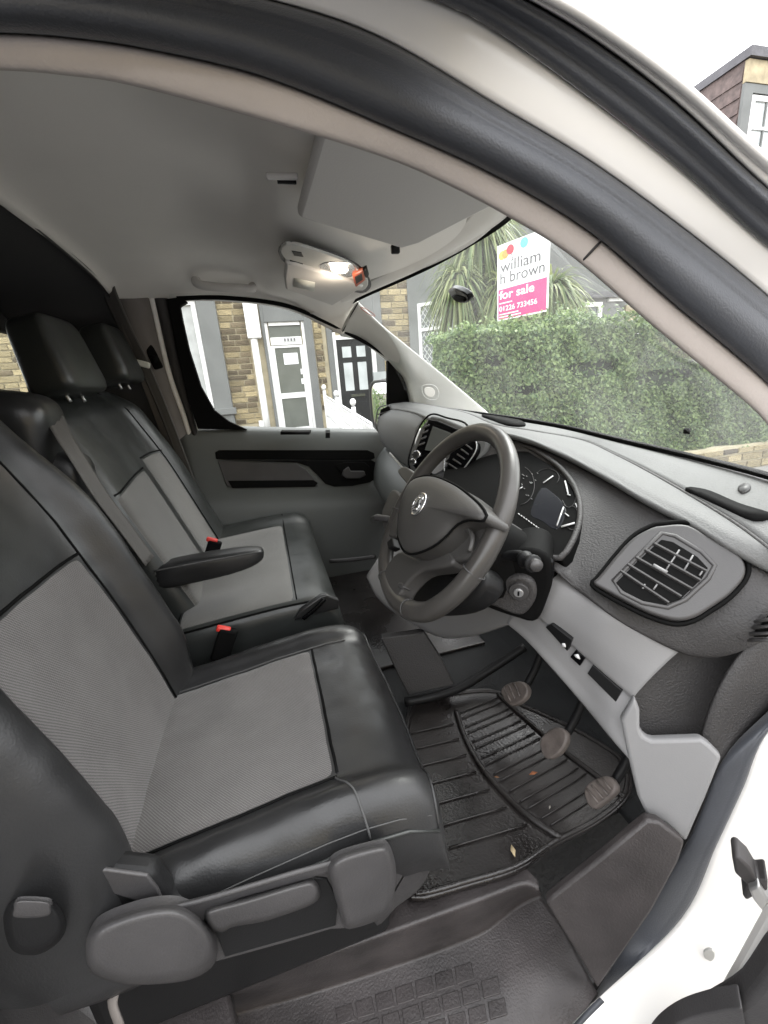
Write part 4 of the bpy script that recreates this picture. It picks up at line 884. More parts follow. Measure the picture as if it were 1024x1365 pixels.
bcross = table([(0, -.715, -.16), (.06, -.742, -.09), (.12, -.748, -.02), (.19, -.735, .045), (.26, -.69, .066), (.34, -.635, .016), (.5, -.47, 0), (.66, -.305, .016), (.74, -.26, .068), (.80, -.232, .058), (.87, -.212, 0), (.94, -.212, -.07), (1, -.23, -.16)])
def Sback(u, v):
    y, d = bcross(u); z = lerp(.70, 1.47, v); bf = .55+.45*sm(.70, .86, z); bf *= 1-.55*sm(1.12, 1.36, z)
    if d > 0: d *= bf
    if v > .85: d -= .10*((v-.85)/.15)**2
    y = -.475 + (y+.475)*(1-.10*sm(1.15, 1.47, z)) 
    return V(-.285 - .355*(z-.75) + d + .02*math.sin((z-.75)*4), y, z + .355*d*.6)
Sback.out = V(1, 0, .3)
Sb0 = Sback
def Sback(u, v): return wrinkle(Sb0(u, v), .0022, 13)
Sback.out = V(1, 0, .3)
vs = [Sback(i/99, j/99) for i in range(100) for j in range(100)]
back = mk('backrest', vs, grid_faces(100, 100), 'leather', ds)
patch('back_insert', Sback, .336, .660, .0, .50, 'fabric', back, 40, 40, puff=.004, tuck=.003)
seam('stitching', Sback, [(.34, .50), (.66, .50)], .003, 'black', back, lift=.0)
seam('stitching', Sback, [(.66, .03), (.665, .95)], .002, 'black', back)
seam('stitching', Sback, [(.335, .03), (.335, .95)], .002, 'black', back)
# seat base and plastic side trim with levers
boxes('seat_base', [(-.36, .08, -.69, -.25, .456, .66)], 'dark_plastic', ds, bevel=.02)
tp_ = Plane3((0, -.752, .7), (.1, -.752, .7), (0, -.748, .8))
trim = slab('side_trim', [(200, 1222), (232, 1212), (300, 1194), (400, 1166), (450, 1152), (515, 1138), (526, 1165), (524, 1212), (508, 1226), (472, 1238), (440, 1240), (380, 1258), (300, 1280), (260, 1290), (200, 1290)], tp_, .008, 'seat_plastic', ds, lift=0, bevel=.003, seg=3)
slab('trim_top', [(180, 1228), (225, 1212), (262, 1203), (300, 1192), (400, 1162), (446, 1150), (460, 1150), (450, 1160), (412, 1173), (320, 1199), (278, 1216), (264, 1244)], tp_, .006, 'seat_plastic', trim, lift=.006, bevel=.003, seg=3)
dome('hinge_cover', [(114, 1268), (118, 1246), (138, 1228), (190, 1210), (232, 1206), (258, 1216), (282, 1240), (290, 1268), (280, 1292), (245, 1308), (180, 1313), (135, 1304), (118, 1290)], tp_, .026, 'seat_plastic', trim, shrink=13, lift=.004, back=.01)
dome('height_lever', [(272, 1218), (278, 1211), (330, 1197), (408, 1174), (422, 1177), (427, 1190), (418, 1205), (370, 1223), (345, 1230), (310, 1236), (296, 1244), (280, 1238)], tp_, .016, 'seat_plastic', trim, shrink=6, lift=.004, back=.004)
dome('front_cover', [(437, 1158), (452, 1140), (506, 1125), (520, 1130), (528, 1160), (522, 1212), (505, 1226), (474, 1237), (459, 1236), (450, 1208), (442, 1180)], tp_, .024, 'seat_plastic', trim, shrink=9, lift=.003, back=.006)
slab('lever_recess', [(276, 1220), (300, 1202), (415, 1170), (436, 1172), (450, 1200), (448, 1234), (300, 1276), (292, 1255)], tp_, .01, 'dark_plastic', trim, lift=.0025, bevel=.001)
fp = Plane3(at(530, 1130, y=-.725), at(578, 1105, y=-.705), at(540, 1190, y=-.71))
dome('front_valance', [(505, 1150), (530, 1128), (560, 1108), (577, 1098), (580, 1120), (577, 1150), (560, 1184), (530, 1208), (500, 1232)], fp, .010, 'seat_plastic', ds, shrink=7, back=.12)
rk = Plane3(at(45, 1235, y=-.745), at(85, 1235, y=-.745), at(45, 1275, y=-.743))
kn = dome('tilt_knob', [(4, 1228), (12, 1204), (35, 1194), (65, 1198), (84, 1215), (88, 1240), (72, 1262), (45, 1274), (15, 1266)], rk, .026, 'dark_plastic', ds, shrink=10, back=.012)
dome('knob_rib', [(18, 1212), (24, 1200), (62, 1201), (68, 1208), (64, 1222), (20, 1224)], rk, .006, 'seat_plastic', kn, shrink=3, lift=.022, back=.003)
sh = Plane3(at(60, 1200, y=-.725), at(200, 1180, y=-.735), at(100, 1280, y=-.725))
slab('side_shell', [(-60, 1190), (60, 1172), (90, 1170), (150, 1163), (205, 1168), (230, 1205), (260, 1210), (250, 1260), (160, 1330), (60, 1330), (-60, 1290)], sh, .03, 'dark_plastic', ds, lift=-.004, bevel=.01, seg=3)
slab('shell_ledge', [(84, 1170), (140, 1160), (196, 1168), (210, 1186), (220, 1208), (190, 1204), (150, 1192)], sh, .005, 'seat_plastic', ds, lift=-.002, bevel=.002, seg=3)
tube('loose_strap', [at(158, 1308, y=-.72), at(150, 1335, y=-.73), at(158, 1362, y=-.74), at(166, 1385, y=-.74)], .009, 'b_trim', ds, sides=8, n=14, flat=.4)
rl = Plane3(at(0, 1290, z=.56), at(130, 1340, z=.52), at(0, 1365, z=.50))
slab('rear_floor_trim', [(-60, 1255), (20, 1290), (70, 1310), (95, 1312), (100, 1325), (150, 1365), (150, 1440), (-60, 1440)], rl, .03, 'seat_plastic', van, lift=0, bevel=.012, seg=3)
# buckle beside the driver's cushion
bk = at(296, 845, y=-.165)
b_ = box('belt_buckle', bk+V(0, 0, -.03), (.045, .022, .09), 'black', ds, .006, Matrix.Rotation(R(25), 3, 'Y'))
box('buckle_button', bk+V(.006, 0, .012), (.034, .016, .014), 'red_button', b_, .004, Matrix.Rotation(R(25), 3, 'Y'))

# ---------------- passenger bench
pb = thing('passenger_bench', 'double passenger bench seat in black leather and grey fabric beside the far door', 'bench seat', (-.1, .31, .456))
YN, YF = -.10, .735
bc = table([(0, YN, .64), (.06, YN-.008, .72), (.10, YN-.004, .775), (.14, YN+.02, .797), (.3, .10, .803), (.6, .38, .808), (.78, .58, .815), (.84, .64, .835), (.90, .69, .836), (.95, .725, .805), (1, .735, .68)])
ba = table([(0, -.30, -.02), (.3, -.20, -.012), (.6, -.06, -.002), (.75, .01, 0), (.86, .075, -.004), (.92, .115, -.03), (.96, .13, -.075), (1, .125, -.15)])
def Sbc(u, v):
    y, z = bc(u); x, dz = ba(v); return V(x, y, z+dz)
Sbc.out = V(0, 0, 1)
bcu = mk('cushion', [Sbc(i/69, j/49) for i in range(70) for j in range(50)], grid_faces(70, 50), 'leather_soft', pb)
patch('cushion_insert', Sbc, .125, .79, .0, .752, 'fabric_far', bcu, 44, 40, puff=.003, tuck=.003)
seam('piping', Sbc, [(.12, .02), (.12, .90)], .003, 'black', bcu, lift=.001)
seam('stitching', Sbc, [(.14, .752), (.95, .752)], .002, 'black', bcu)
bpl = Plane3(at(415, 800, y=-.115), at(450, 795, y=-.115), at(420, 825, y=-.112))
slab('side_flap', [(400, 815), (428, 795), (436, 793), (452, 800), (452, 812), (425, 818), (392, 828)], bpl, .02, 'leather', pb, lift=.006, bevel=.004)
tube('flap_tab', [bpl(404, 822)+bpl.n*.01, bpl(420, 808)+bpl.n*.012, bpl(432, 796)+bpl.n*.01], .006, 'gloss_black', pb, sides=8)
boxes('bench_base', [(-.30, .06, -.06, .70, .456, .70)], 'dark_plastic', pb, bevel=.02)
YB0, YB1 = .005, .735
bb = table([(0, YB0, -.10), (.05, YB0-.005, -.03), (.09, YB0+.01, .0), (.14, YB0+.04, .012), (.35, .25, .0), (.6, .45, 0), (.74, .56, .008), (.80, .62, .04), (.87, .68, .045), (.93, .72, .015), (1, .735, -.10)])
def Sbb(u, v):
    y, d = bb(u); z = lerp(.76, 1.395, v)
    if v > .86: d -= .09*((v-.86)/.14)**2
    y = .37+(y-.37)*(1-.20*sm(1.05, 1.395, z)*(1 if y > .37 else .35)); yy = (y-.37)
    return V(-.275 - .36*(z-.80) + d - .02*sm(1.1, 1.4, z), y, z + .02*sm(.1, .5, y)*v - .03*(yy/.37)**4*v)
Sbb.out = V(1, 0, .3)
bbk = mk('backrest', [Sbb(i/69, j/49) for i in range(70) for j in range(50)], grid_faces(70, 50), 'leather_soft', pb)
patch('back_insert', Sbb, .09, .47, .0, .60, 'fabric_far', bbk, 30, 40, puff=.003, tuck=.003)
patch('back_insert', Sbb, .515, .765, .0, .64, 'fabric_far', bbk, 26, 40, puff=.003, tuck=.003)
seam('stitching', Sbb, [(.10, .60), (.46, .60)], .003, 'black', bbk, lift=0)
seam('stitching', Sbb, [(.51, .64), (.77, .64)], .003, 'black', bbk, lift=0)
seam('stitching', Sbb, [(.765, .02), (.765, .97)], .002, 'black', bbk)
# shoulder bolster beside the middle seat, and the lower side
pillow('side_bolster', at(32, 575, y=-.02)+V(-.02, 0, -.01), (.17, .16, .20), 'leather', pb, Matrix.Rotation(R(12), 3, 'Y'), e=.55, n=20)
pillow('side_bolster', at(72, 640, y=.0)+V(-.03, 0, -.12), (.15, .13, .40), 'leather', pb, Matrix.Rotation(R(18), 3, 'Y'), e=.5, n=20)
# headrests
def headrest(c, s, rz, par=None):
    def tap(p): return V(p.x*(1-.12*p.z), p.y*(1-.10*p.z), p.z)
    h = pillow('headrest', c, s, 'leather_soft', par or pb, Matrix.Rotation(R(rz), 3, 'Z') @ Matrix.Rotation(R(-10), 3, 'Y'), e=.33, n=28, fn=tap)
    for dy in (-.05, .05): tube('headrest_post', [c+V(.01, dy, -s[2]/2+.01), c+V(.018, dy, -s[2]/2-.014)], .005, 'satin_metal', h, n=4, sides=8)
headrest(V(-.505, .225, 1.478), (.105, .225, .200), -4)
headrest(V(-.465, .550, 1.508), (.100, .195, .190), -4)
headrest(V(-.60, -.47, 1.53), (.11, .25, .20), 0, ds)
# folding armrest
ar = [(-.36, .03, .888, .034, .034), (-.30, .03, .896, .037, .037), (-.2, .03, .898, .037, .036), (-.12, .03, .901, .036, .031), (-.075, .03, .906, .030, .022), (-.058, .03, .909, .017, .011)]
vs = []
for x, y, z, hw, hh in ar:
    for i in range(20):
        a = 2*math.pi*i/20; vs.append(V(x, y+hw*math.copysign(abs(math.cos(a))**.5, math.cos(a)), z+hh*math.copysign(abs(math.sin(a))**.5, math.sin(a))))
arm = mk('armrest', vs, grid_faces(6, 20, False, True)+[tuple(range(100, 120)), tuple(range(20))], 'leather', pb, sub=1)
tube('armrest_piping', [V(-.34, -.004, .920), V(-.2, -.005, .923), V(-.11, -.003, .924), V(-.07, .004, .922)], .0024, 'thread', arm, sides=6)
for (px_, py_, yy) in ((281, 724, .30),):
    b0 = at(px_, py_, y=yy)
    bb_ = box('belt_buckle', b0+V(0, 0, -.03), (.045, .022, .08), 'black', pb, .006, Matrix.Rotation(R(25), 3, 'Y'))
    box('buckle_button', b0+V(.006, 0, .010), (.036, .018, .014), 'red_button', bb_, .004, Matrix.Rotation(R(25), 3, 'Y'))
sb2 = thing('seat_belt', 'dark grey seat belt running down beside the middle seat of the bench', 'seat belt', (-.45, .02, .95), 'seat belts of the passenger bench')
strap('webbing', [at(70, 548, y=.0), at(85, 580, y=-.05), at(105, 612, y=-.07), at(135, 660, y=-.07), at(165, 700, y=-.06), at(200, 748, y=-.05)], .046, 'belt', sb2, V(.3, 1, 0))

# ================================================================== THE STREET
mat('asphalt', (.075, .074, .075), .9, grain=(60, .6, .01), var=(3, .2))
mat('paving', (.26, .25, .24), .85, grain=(40, .4, .005), var=(2, .15))
mat('soil', (.07, .06, .045), .95, grain=(20, .6, .02), var=(2, .3))
mat('stone', (.38, .31, .18), .9, grain=(22, .8, .02), var=(9, .42), rand=.38)
mat('stone_dark', (.17, .135, .085), .9, grain=(22, .8, .02), var=(9, .45), rand=.35)
mat('mortar', (.50, .44, .31), .95, grain=(60, .5, .005), var=(6, .12))
mat('grey_render', (.15, .155, .15), .75, grain=(50, .2, .004), var=(2, .1))
mat('grey_render_pale', (.17, .178, .17), .75, grain=(50, .2, .004), var=(2, .1))
mat('upvc', (.80, .80, .79), .35)
mat('door_grey', (.12, .13, .115), .2, var=(3, .12))
mat('door_black', (.016, .017, .018), .3)
mat('pane_dark', (.10, .11, .11), .08)
mat('pane_light', (.50, .53, .53), .1, var=(2, .2))
mat('curtain', (.42, .43, .42), .8, var=(4, .15))
mat('lead', (.62, .64, .62), .5)
mat('slate', (.085, .082, .09), .6, grain=(12, .4, .02), var=(3, .25))
mat('dormer_wood', (.105, .075, .068), .7, grain=(14, .5, .02), var=(7, .35))
mat('dormer_board', (.36, .30, .19), .7, var=(5, .25))
mat('white_iron', (.82, .82, .82), .4)
mat('sign_white', (.85, .86, .87), .5)
mat('sign_pink', (.72, .045, .20), .5)
mat('sign_text', (.14, .13, .14), .6)
mat('dot_yellow', (.75, .62, .10), .5); mat('dot_red', (.70, .05, .08), .5); mat('dot_teal', (.15, .66, .60), .5); mat('dot_orange', (.8, .3, .06), .5)
mat('bark', (.16, .12, .08), .9, grain=(30, .6, .02))
def leafmat(name, c1, c2, tr=.35):
    m = bpy.data.materials.new(name); m.use_nodes = True; MATS[name] = m; n = m.node_tree; b = n.nodes['Principled BSDF']
    g = n.nodes.new('ShaderNodeNewGeometry'); x = n.nodes.new('ShaderNodeMixRGB'); x.inputs[1].default_value = (*c1, 1); x.inputs[2].default_value = (*c2, 1)
    n.links.new(g.outputs['Random Per Island'], x.inputs[0]); n.links.new(x.outputs[0], b.inputs['Base Color']); b.inputs['Roughness'].default_value = .5
    t = n.nodes.new('ShaderNodeBsdfTranslucent'); n.links.new(x.outputs[0], t.inputs[0]); ms = n.nodes.new('ShaderNodeMixShader'); ms.inputs[0].default_value = tr
    o = n.nodes['Material Output']; n.links.new(b.outputs[0], ms.inputs[1]); n.links.new(t.outputs[0], ms.inputs[2]); n.links.new(ms.outputs[0], o.inputs[0])
leafmat('hedge_leaf', (.048, .105, .033), (.29, .38, .155)); leafmat('strap_leaf', (.09, .15, .045), (.30, .33, .14))
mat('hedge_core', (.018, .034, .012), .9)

def flat(name, x0, x1, y0, y1, z, m, th=.02):
    return tag(boxes(name, [(x0, x1, y0, y1, z-th, z)], m), kind='structure')
flat('ground', -400, 400, -400, 400, -.03, 'soil')
flat('road', -400, 400, -9, 1.25, 0, 'asphalt')
tag(boxes('pavement', [(-60, 60, 1.40, 2.28, .0, .125)], 'paving'), kind='structure')
tag(boxes('kerb', [(-60, 60, 1.25, 1.396, -.02, .13)], 'grey_render_pale', bevel=.012), kind='structure')
tag(boxes('front_garden', [(-60, 60, 3.12, 9.1, -.02, .42)], 'soil'), kind='structure')
tag(boxes('garden_steps', [(-.6, 2.6, 2.29, 3.1, -.02, .16)], 'paving'), kind='structure')

FY = 9.2
def fx(px, py=500, y=FY): return at(px, py, y=y).x
def fz(px, py, y=FY): return at(px, py, y=y).z
BR = {}
def stone_mesh(kind):
    """three shared pitch-faced stones, unit size"""
    if not BR:
        for i in range(6):
            bm = bmesh.new(); bmesh.ops.create_cube(bm, size=1)
            bmesh.ops.subdivide_edges(bm, edges=[e for e in bm.edges if abs(e.verts[0].co.y-e.verts[1].co.y) < .1 and e.verts[0].co.y < 0], cuts=1, use_grid_fill=True)
            for v in bm.verts:
                if v.co.y < -.4: v.co.y -= random.uniform(-.05, .22) if abs(v.co.x) < .4 and abs(v.co.z) < .4 else random.uniform(-.12, .05)
                v.co.x += random.uniform(-.02, .02); v.co.z += random.uniform(-.05, .05)
            me = bpy.data.meshes.new('stone'); bm.to_mesh(me); bm.free(); me.materials.append(MATS['stone' if i % 2 else 'stone_dark']); BR[i] = me
    return BR[random.randrange(6)] if kind is None else BR[kind]
NST = [0]
def stones(parent, x0, x1, z0, z1, y, h=.118, lmin=.22, lmax=.42, off=0.0, depth=.05, dark=.45):
    """courses of squared stones proud of the mortar"""
    loc = root_of(parent).location; z = z0; r = 0
    while z < z1-.02:
        hh = min(h*random.uniform(.92, 1.1), z1-z); x = x0 - (random.uniform(0, lmin) if r % 2 else 0); r += 1
        while x < x1-.01:
            L = random.uniform(lmin, lmax); a, b = max(x, x0), min(x+L, x1); x += L
            if b-a < .03: continue
            k = random.choice((0, 2, 4)) if random.random() < dark else random.choice((1, 3, 5))
            o = bpy.data.objects.new('stone', stone_mesh(k)); COL.objects.link(o); o.parent = parent
            o.location = V((a+b)/2, y, z+hh/2)-loc; o.scale = (b-a-.026, depth, hh-.026); NST[0] += 1
        z += hh
def window(h, x0, x1, z0, z1, y, lattice=False, split=None, m='pane_dark', fw_=.055):
    f = boxes('window_frame', [(x0, x1, y-.03, y+.05, z1-fw_, z1), (x0, x1, y-.03, y+.05, z0, z0+fw_), (x0, x0+fw_, y-.03, y+.05, z0+fw_, z1-fw_), (x1-fw_, x1, y-.03, y+.05, z0+fw_, z1-fw_)]
              + ([(x0+fw_, x1-fw_, y-.028, y+.05, split-.035, split+.035)] if split else []), 'upvc', h)
    boxes('pane', [(x0+fw_*.8, x1-fw_*.8, y+.02, y+.03, z0+fw_*.8, z1-fw_*.8)], m, f)
    if lattice:
        L = []; st = .16; c = 0
        segs = []
        for s in (1, -1):
            k = -40
            while k < 40:
                # line z = s*1.35*x + k*st clipped to the pane
                pts = []
                for xx in (x0+fw_, x1-fw_):
                    zz = z0 + s*1.35*(xx-x0) + k*st
                    if z0+fw_ <= zz <= z1-fw_: pts.append((xx, zz))
                for zz in (z0+fw_, z1-fw_):
                    xx = x0 + (zz-z0-k*st)/(s*1.35)
                    if x0+fw_ < xx < x1-fw_: pts.append((xx, zz))
                if len(pts) >= 2: segs.append((pts[0], pts[1]))
                k += 1
        vs = []; fs = []
        for (xa, za), (xb, zb) in segs:
            d = V(xb-xa, 0, zb-za)
            if d.length < .02: continue
            nrm = V(-d.z, 0, d.x).normalized()*.006; b = len(vs)
            for p in (V(xa, y+.012, za), V(xb, y+.012, zb)):
                vs += [p-nrm, p+nrm, p+nrm+V(0, .007, 0), p-nrm+V(0, .007, 0)]
            fs += [(b, b+1, b+5, b+4), (b+1, b+2, b+6, b+5), (b+2, b+3, b+7, b+6), (b+3, b, b+4, b+7)]
        if vs: mk('lead_lattice', vs, fs, 'lead', f, smooth=False)
    return f

# ---------------- first house: stone, tall white window, white door
xw1 = fx(286, 538); xg1 = fx(300, 480); xs1 = fx(338, 490); xd0, xd1 = fx(362, 500), fx(413, 500); xq0, xq1 = xd1+.18, fx(436, 500)
xsplit = fx(438, 480)
hA = thing('stone_house', 'stone terraced house with a white panelled front door and tall white window', 'house', (-2.5, FY+2, 0), 'terraced houses along the street')
wallA = boxes('wall', [(-9.5, xsplit, FY+.05, FY+4, 0, 6.2)], 'mortar', hA)
stones(wallA, xg1, xs1, .75, 3.75, FY+.045)
stones(wallA, xq0+.02, xq1, .9, 3.7, FY+.045, lmin=.2, lmax=.3)
stones(wallA, -6.0, -3.7, 1.5, 3.5, FY+.045, dark=.15)
roofA = mk('roof', [V(-9.6, FY-.3, 6.1), V(xsplit, FY-.3, 6.1), V(xsplit, FY+4.2, 9.2), V(-9.6, FY+4.2, 9.2)], [(0, 1, 2, 3)], 'slate', hA, smooth=False, solid=.12)
zt = fz(270, 404)
# bay surround and window
zwb = fz(275, 545)
boxes('window_surround', [(xw1, xg1, FY-.12, FY+.06, .6, zt+.5), (-2.6, xg1+.06, FY-.18, FY+.06, zwb-.16, zwb-.02), (-2.6, xg1, FY-.13, FY+.06, zt+.05, zt+.5), (-2.6, xg1, FY-.10, FY+.06, .4, zwb-.16)], 'grey_render', hA, bevel=.01)
window(hA, xw1-.75, xw1-.01, zwb, zt+.05, FY-.04, m='curtain', fw_=.09)
window(hA, xw1-1.55, xw1-.78, zwb, zt+.05, FY-.04, m='curtain', fw_=.09)
# drainpipe and meter box
tube('drainpipe', [V(xs1+.10, FY-.09, .42), V(xs1+.10, FY-.09, 3.4), V(xs1+.08, FY-.09, 5.8)], .075, 'upvc', hA, n=10, sides=12)
boxes('pipe_hopper', [(xs1-.02, xs1+.27, FY-.2, FY-.02, fz(345, 452), fz(345, 398))], 'upvc', hA, bevel=.02)
# door surround and door
zdt = fz(385, 429); zdb = .45; zn = fz(385, 453); zm = fz(390, 527)
boxes('door_surround', [(xs1+.30, xd0, FY-.06, FY+.06, .42, zdt+.6), (xd1, xq0, FY-.06, FY+.06, .42, zdt+.6), (xd0, xd1, FY-.06, FY+.06, zdt, zdt+.6)], 'grey_render', hA, bevel=.008)
dA = boxes('front_door', [(xd0, xd0+.06, FY-.02, FY+.06, zdb, zdt), (xd1-.06, xd1, FY-.02, FY+.06, zdb, zdt), (xd0+.09, xd1-.09, FY-.018, FY+.06, zdt-.07, zdt), (xd0+.09, xd1-.09, FY-.018, FY+.06, zn-.10, zn+.06)], 'upvc', hA)
boxes('door_leaf', [(xd0+.065, xd0+.15, FY, FY+.05, zdb, zn-.11), (xd1-.15, xd1-.065, FY, FY+.05, zdb, zn-.11), (xd0+.15, xd1-.15, FY+.002, FY+.05, zm-.06, zm+.06), (xd0+.15, xd1-.15, FY+.002, FY+.05, zn-.16, zn-.11), (xd0+.15, xd1-.15, FY+.002, FY+.05, zdb, zdb+.12)], 'upvc', dA)
boxes('door_panel', [(xd0+.14, xd1-.14, FY+.025, FY+.04, zm+.05, zn-.14), (xd0+.14, xd1-.14, FY+.025, FY+.04, zdb+.10, zm-.05)], 'door_grey', dA)
boxes('transom_pane', [(xd0+.08, xd1-.08, FY+.02, FY+.03, zn+.05, zdt-.06)], 'door_grey', dA)
q = at(388, 478, y=FY)
boxes('notice', [(q.x-.16, q.x+.16, FY+.018, FY+.024, q.z-.12, q.z+.12)], 'sign_white', dA)
for (x_, z_) in ((404, 495), (405, 508)):
    p = at(x_, z_, y=FY); boxes('door_sticker', [(p.x-.05, p.x+.05, FY+.016, FY+.022, p.z-.06, p.z+.06)], 'sign_white', dA)
p = at(386, 453, y=FY); npl = boxes('number_plate', [(p.x-.16, p.x+.16, FY-.03, FY-.02, p.z-.045, p.z+.045)], 'lead', dA)
boxes('number', [(p.x-.12+i*.07, p.x-.085+i*.07, FY-.036, FY-.031, p.z-.03, p.z+.03) for i in range(4)], 'sign_text', npl)
p = at(349, 565, y=FY); boxes('gas_pipe_box', [(p.x-.06, p.x+.06, FY-.08, FY, p.z-.08, p.z+.08)], 'upvc', hA)

# ---------------- second house: black door, stone, grey bay with leaded lights
hB = thing('bay_house', 'stone terraced house with a black front door and grey bay of leaded windows', 'house', (4.5, FY+2, 0), 'terraced houses along the street')
xe = 7.2
wallB = boxes('wall', [(xsplit+.002, xe, FY+.05, FY+4, 0, 6.2)], 'mortar', hB)
xb0, xb1 = fx(450, 480), fx(499, 530)
xj = fx(446, 480)
boxes('door_surround', [(xsplit+.01, xj, FY-.05, FY+.06, .42, 4.2), (xb1+.12, xb1+.32, FY-.05, FY+.06, .42, 4.2), (xj, xb1+.12, FY-.05, FY+.06, fz(470, 440), 4.2)], 'grey_render', hB, bevel=.008)
zbt = fz(470, 452); zft = fz(470, 442)
dB = boxes('front_door', [(xj, xb0, FY-.03, FY+.06, .45, zft), (xb1+.02, xb1+.12, FY-.03, FY+.06, .45, zft), (xb0, xb1+.02, FY-.028, FY+.06, zbt, zbt+.09)], 'upvc', hB)
boxes('door_leaf', [(xb0+.01, xb1+.01, FY, FY+.05, .47, zbt)], 'door_black', dB)
wd = (xb1-xb0); hh = zbt-.47
for fxx in (.16, .58):
    boxes('door_light', [(xb0+fxx*wd, xb0+(fxx+.26)*wd, FY-.012, FY-.002, .47+hh*.80, .47+hh*.92)], 'pane_light', dB)
    boxes('door_light', [(xb0+fxx*wd, xb0+(fxx+.26)*wd, FY-.012, FY-.002, .47+hh*.42, .47+hh*.74)], 'pane_light', dB)
    boxes('door_moulding', [(xb0+fxx*wd, xb0+(fxx+.26)*wd, FY-.012, FY-.002, .47+hh*.06, .47+hh*.28)], 'door_black', dB, bevel=.004)
boxes('letterbox', [(xb0+.30*wd, xb0+.72*wd, FY-.03, FY-.002, .47+hh*.345, .47+hh*.375)], 'chrome', dB)
tube('door_handle', [V(xb1-.10, FY-.05, .47+hh*.42), V(xb1-.02, FY-.05, .47+hh*.42)], .012, 'chrome', dB, n=4)
xs2, xbay = fx(487, 460), fx(545, 430)
stones(wallB, xb1+.33, xbay+.2, .9, 4.6, FY+.045, h=.13, lmin=.25, lmax=.45, dark=.2)
q = at(506, 505, y=FY); boxes('meter_box', [(q.x-.17, q.x+.17, FY-.12, FY-.02, q.z-.16, q.z+.16)], 'pane_light', hB)
# bay: canted side + front
BY = FY-.75; bx0 = xbay; bx1 = at(602, 440, y=BY).x; bx2 = 7.0
zb_t = fz(575, 402, FY-.4); zb_b = .95
def bayquad(name, pa, pb, z0, z1, m, th=.10):
    d = (pb-pa).normalized(); nn = V(-d.y, d.x, 0); 
    return prism(name, [V(pa.x, pa.y, z0), V(pb.x, pb.y, z0), V(pb.x, pb.y, z1), V(pa.x, pa.y, z1)], nn*th, m, hB, bevel=0, smooth=False)
pa, pb_ = V(bx0, FY, 0), V(bx1, BY, 0)
bayquad('bay_wall', pa, pb_, .42, 1.0, 'grey_render_pale'); bayquad('bay_wall', pa, pb_, zb_t, 4.9, 'grey_render_pale')
bayquad('bay_wall', pb_, V(bx2, BY, 0), .42, 1.0, 'grey_render_pale'); bayquad('bay_wall', pb_, V(bx2, BY, 0), zb_t, 4.9, 'grey_render_pale')
for t0, t1 in ((0, .24), (.86, 1.0)): bayquad('bay_post', pa.lerp(pb_, t0)+V(0, -.01, 0), pa.lerp(pb_, t1)+V(0, -.01, 0), 1.0, zb_t, 'grey_render_pale', .12)
for x0_, x1_ in ((bx1, bx1+.22), (bx1+1.30, bx1+1.5), (bx2-.2, bx2)): boxes('bay_post', [(x0_, x1_, BY-.01, BY+.12, 1.0, zb_t)], 'grey_render_pale', hB)
d_ = (pb_-pa); ang = math.atan2(d_.y, d_.x)
wA = window(hB, 0, d_.length*.60, 1.0, zb_t, 0, lattice=True, split=fz(575, 438, FY-.4), fw_=.07)
def place(o, base, ang):
    Rm = Matrix.Rotation(ang, 3, 'Z'); loc = root_of(o).location
    for ob in [o]+list(o.children):
        me = ob.data
        for v in me.vertices:
            w_ = v.co + loc; w_ = base + Rm @ w_; v.co = w_ - loc
place(wA, pa.lerp(pb_, .25)+V(0, .03, 0), ang)
zf0 = fz(625, 436, BY)
window(hB, bx1+.22, bx1+1.30, zf0, zb_t, BY+.03, lattice=True)
boxes('bay_wall', [(bx1+.22, bx1+1.30, BY, BY+.10, 1.0, zf0)], 'grey_render_pale', hB)
window(hB, bx1+1.5, bx2-.2, zf0, zb_t, BY+.03, lattice=True)
mk('bay_roof', [V(bx0-.15, FY, 5.2), V(bx0-.15, FY-.1, 4.88), V(bx1-.1, BY-.2, 4.88), V(bx2+.2, BY-.2, 4.88), V(bx2+.2, FY, 5.2)], [(0, 1, 2, 3, 4)], 'slate', hB, smooth=False, solid=.08)
mk('roof', [V(xsplit+.01, FY-.3, 6.1), V(xe, FY-.3, 6.1), V(xe, FY+4.2, 9.2), V(xsplit+.01, FY+4.2, 9.2)], [(0, 1, 2, 3)], 'slate', hB, smooth=False, solid=.12)

# ---------------- third house: low grey front with white windows
hC = thing('grey_house', 'grey rendered house front with small white windows showing above the hedge', 'house', (10, FY+2, 0), 'terraced houses along the street')
CY = FY
boxes('wall', [(xe+.02, 13.2, CY, CY+4, 0, 6.2)], 'grey_render', hC)
def cwin(px0, px1, py0, py1, m):
    a, b = at(px0, py0, y=CY-.03), at(px1, py1, y=CY-.03); window(hC, a.x, b.x, b.z-.5, a.z, CY-.05, m=m, fw_=.11)
cwin(768, 800, 404, 430, 'pane_dark'); cwin(850, 880, 408, 440, 'pane_dark')
a = at(820, 402, y=CY); boxes('lintel', [(a.x-.25, a.x+.5, CY-.06, CY+.01, a.z, a.z+.09)], 'upvc', hC)
a = at(838, 412, y=CY); boxes('brick_pier', [(a.x-.15, a.x+.2, CY-.07, CY+.01, .4, a.z+.1)], 'dormer_board', hC)
a = at(785, 395, y=CY); boxes('gutter', [(xe+.02, 13.3, CY-.15, CY-.02, a.z-.06, a.z+.08)], 'slate', hC)
mk('roof', [V(xe+.02, CY-.3, 6.1), V(13.2, CY-.3, 6.1), V(13.2, CY+4, 8.4), V(xe+.02, CY+4, 8.4)], [(0, 1, 2, 3)], 'slate', hC, smooth=False, solid=.1)

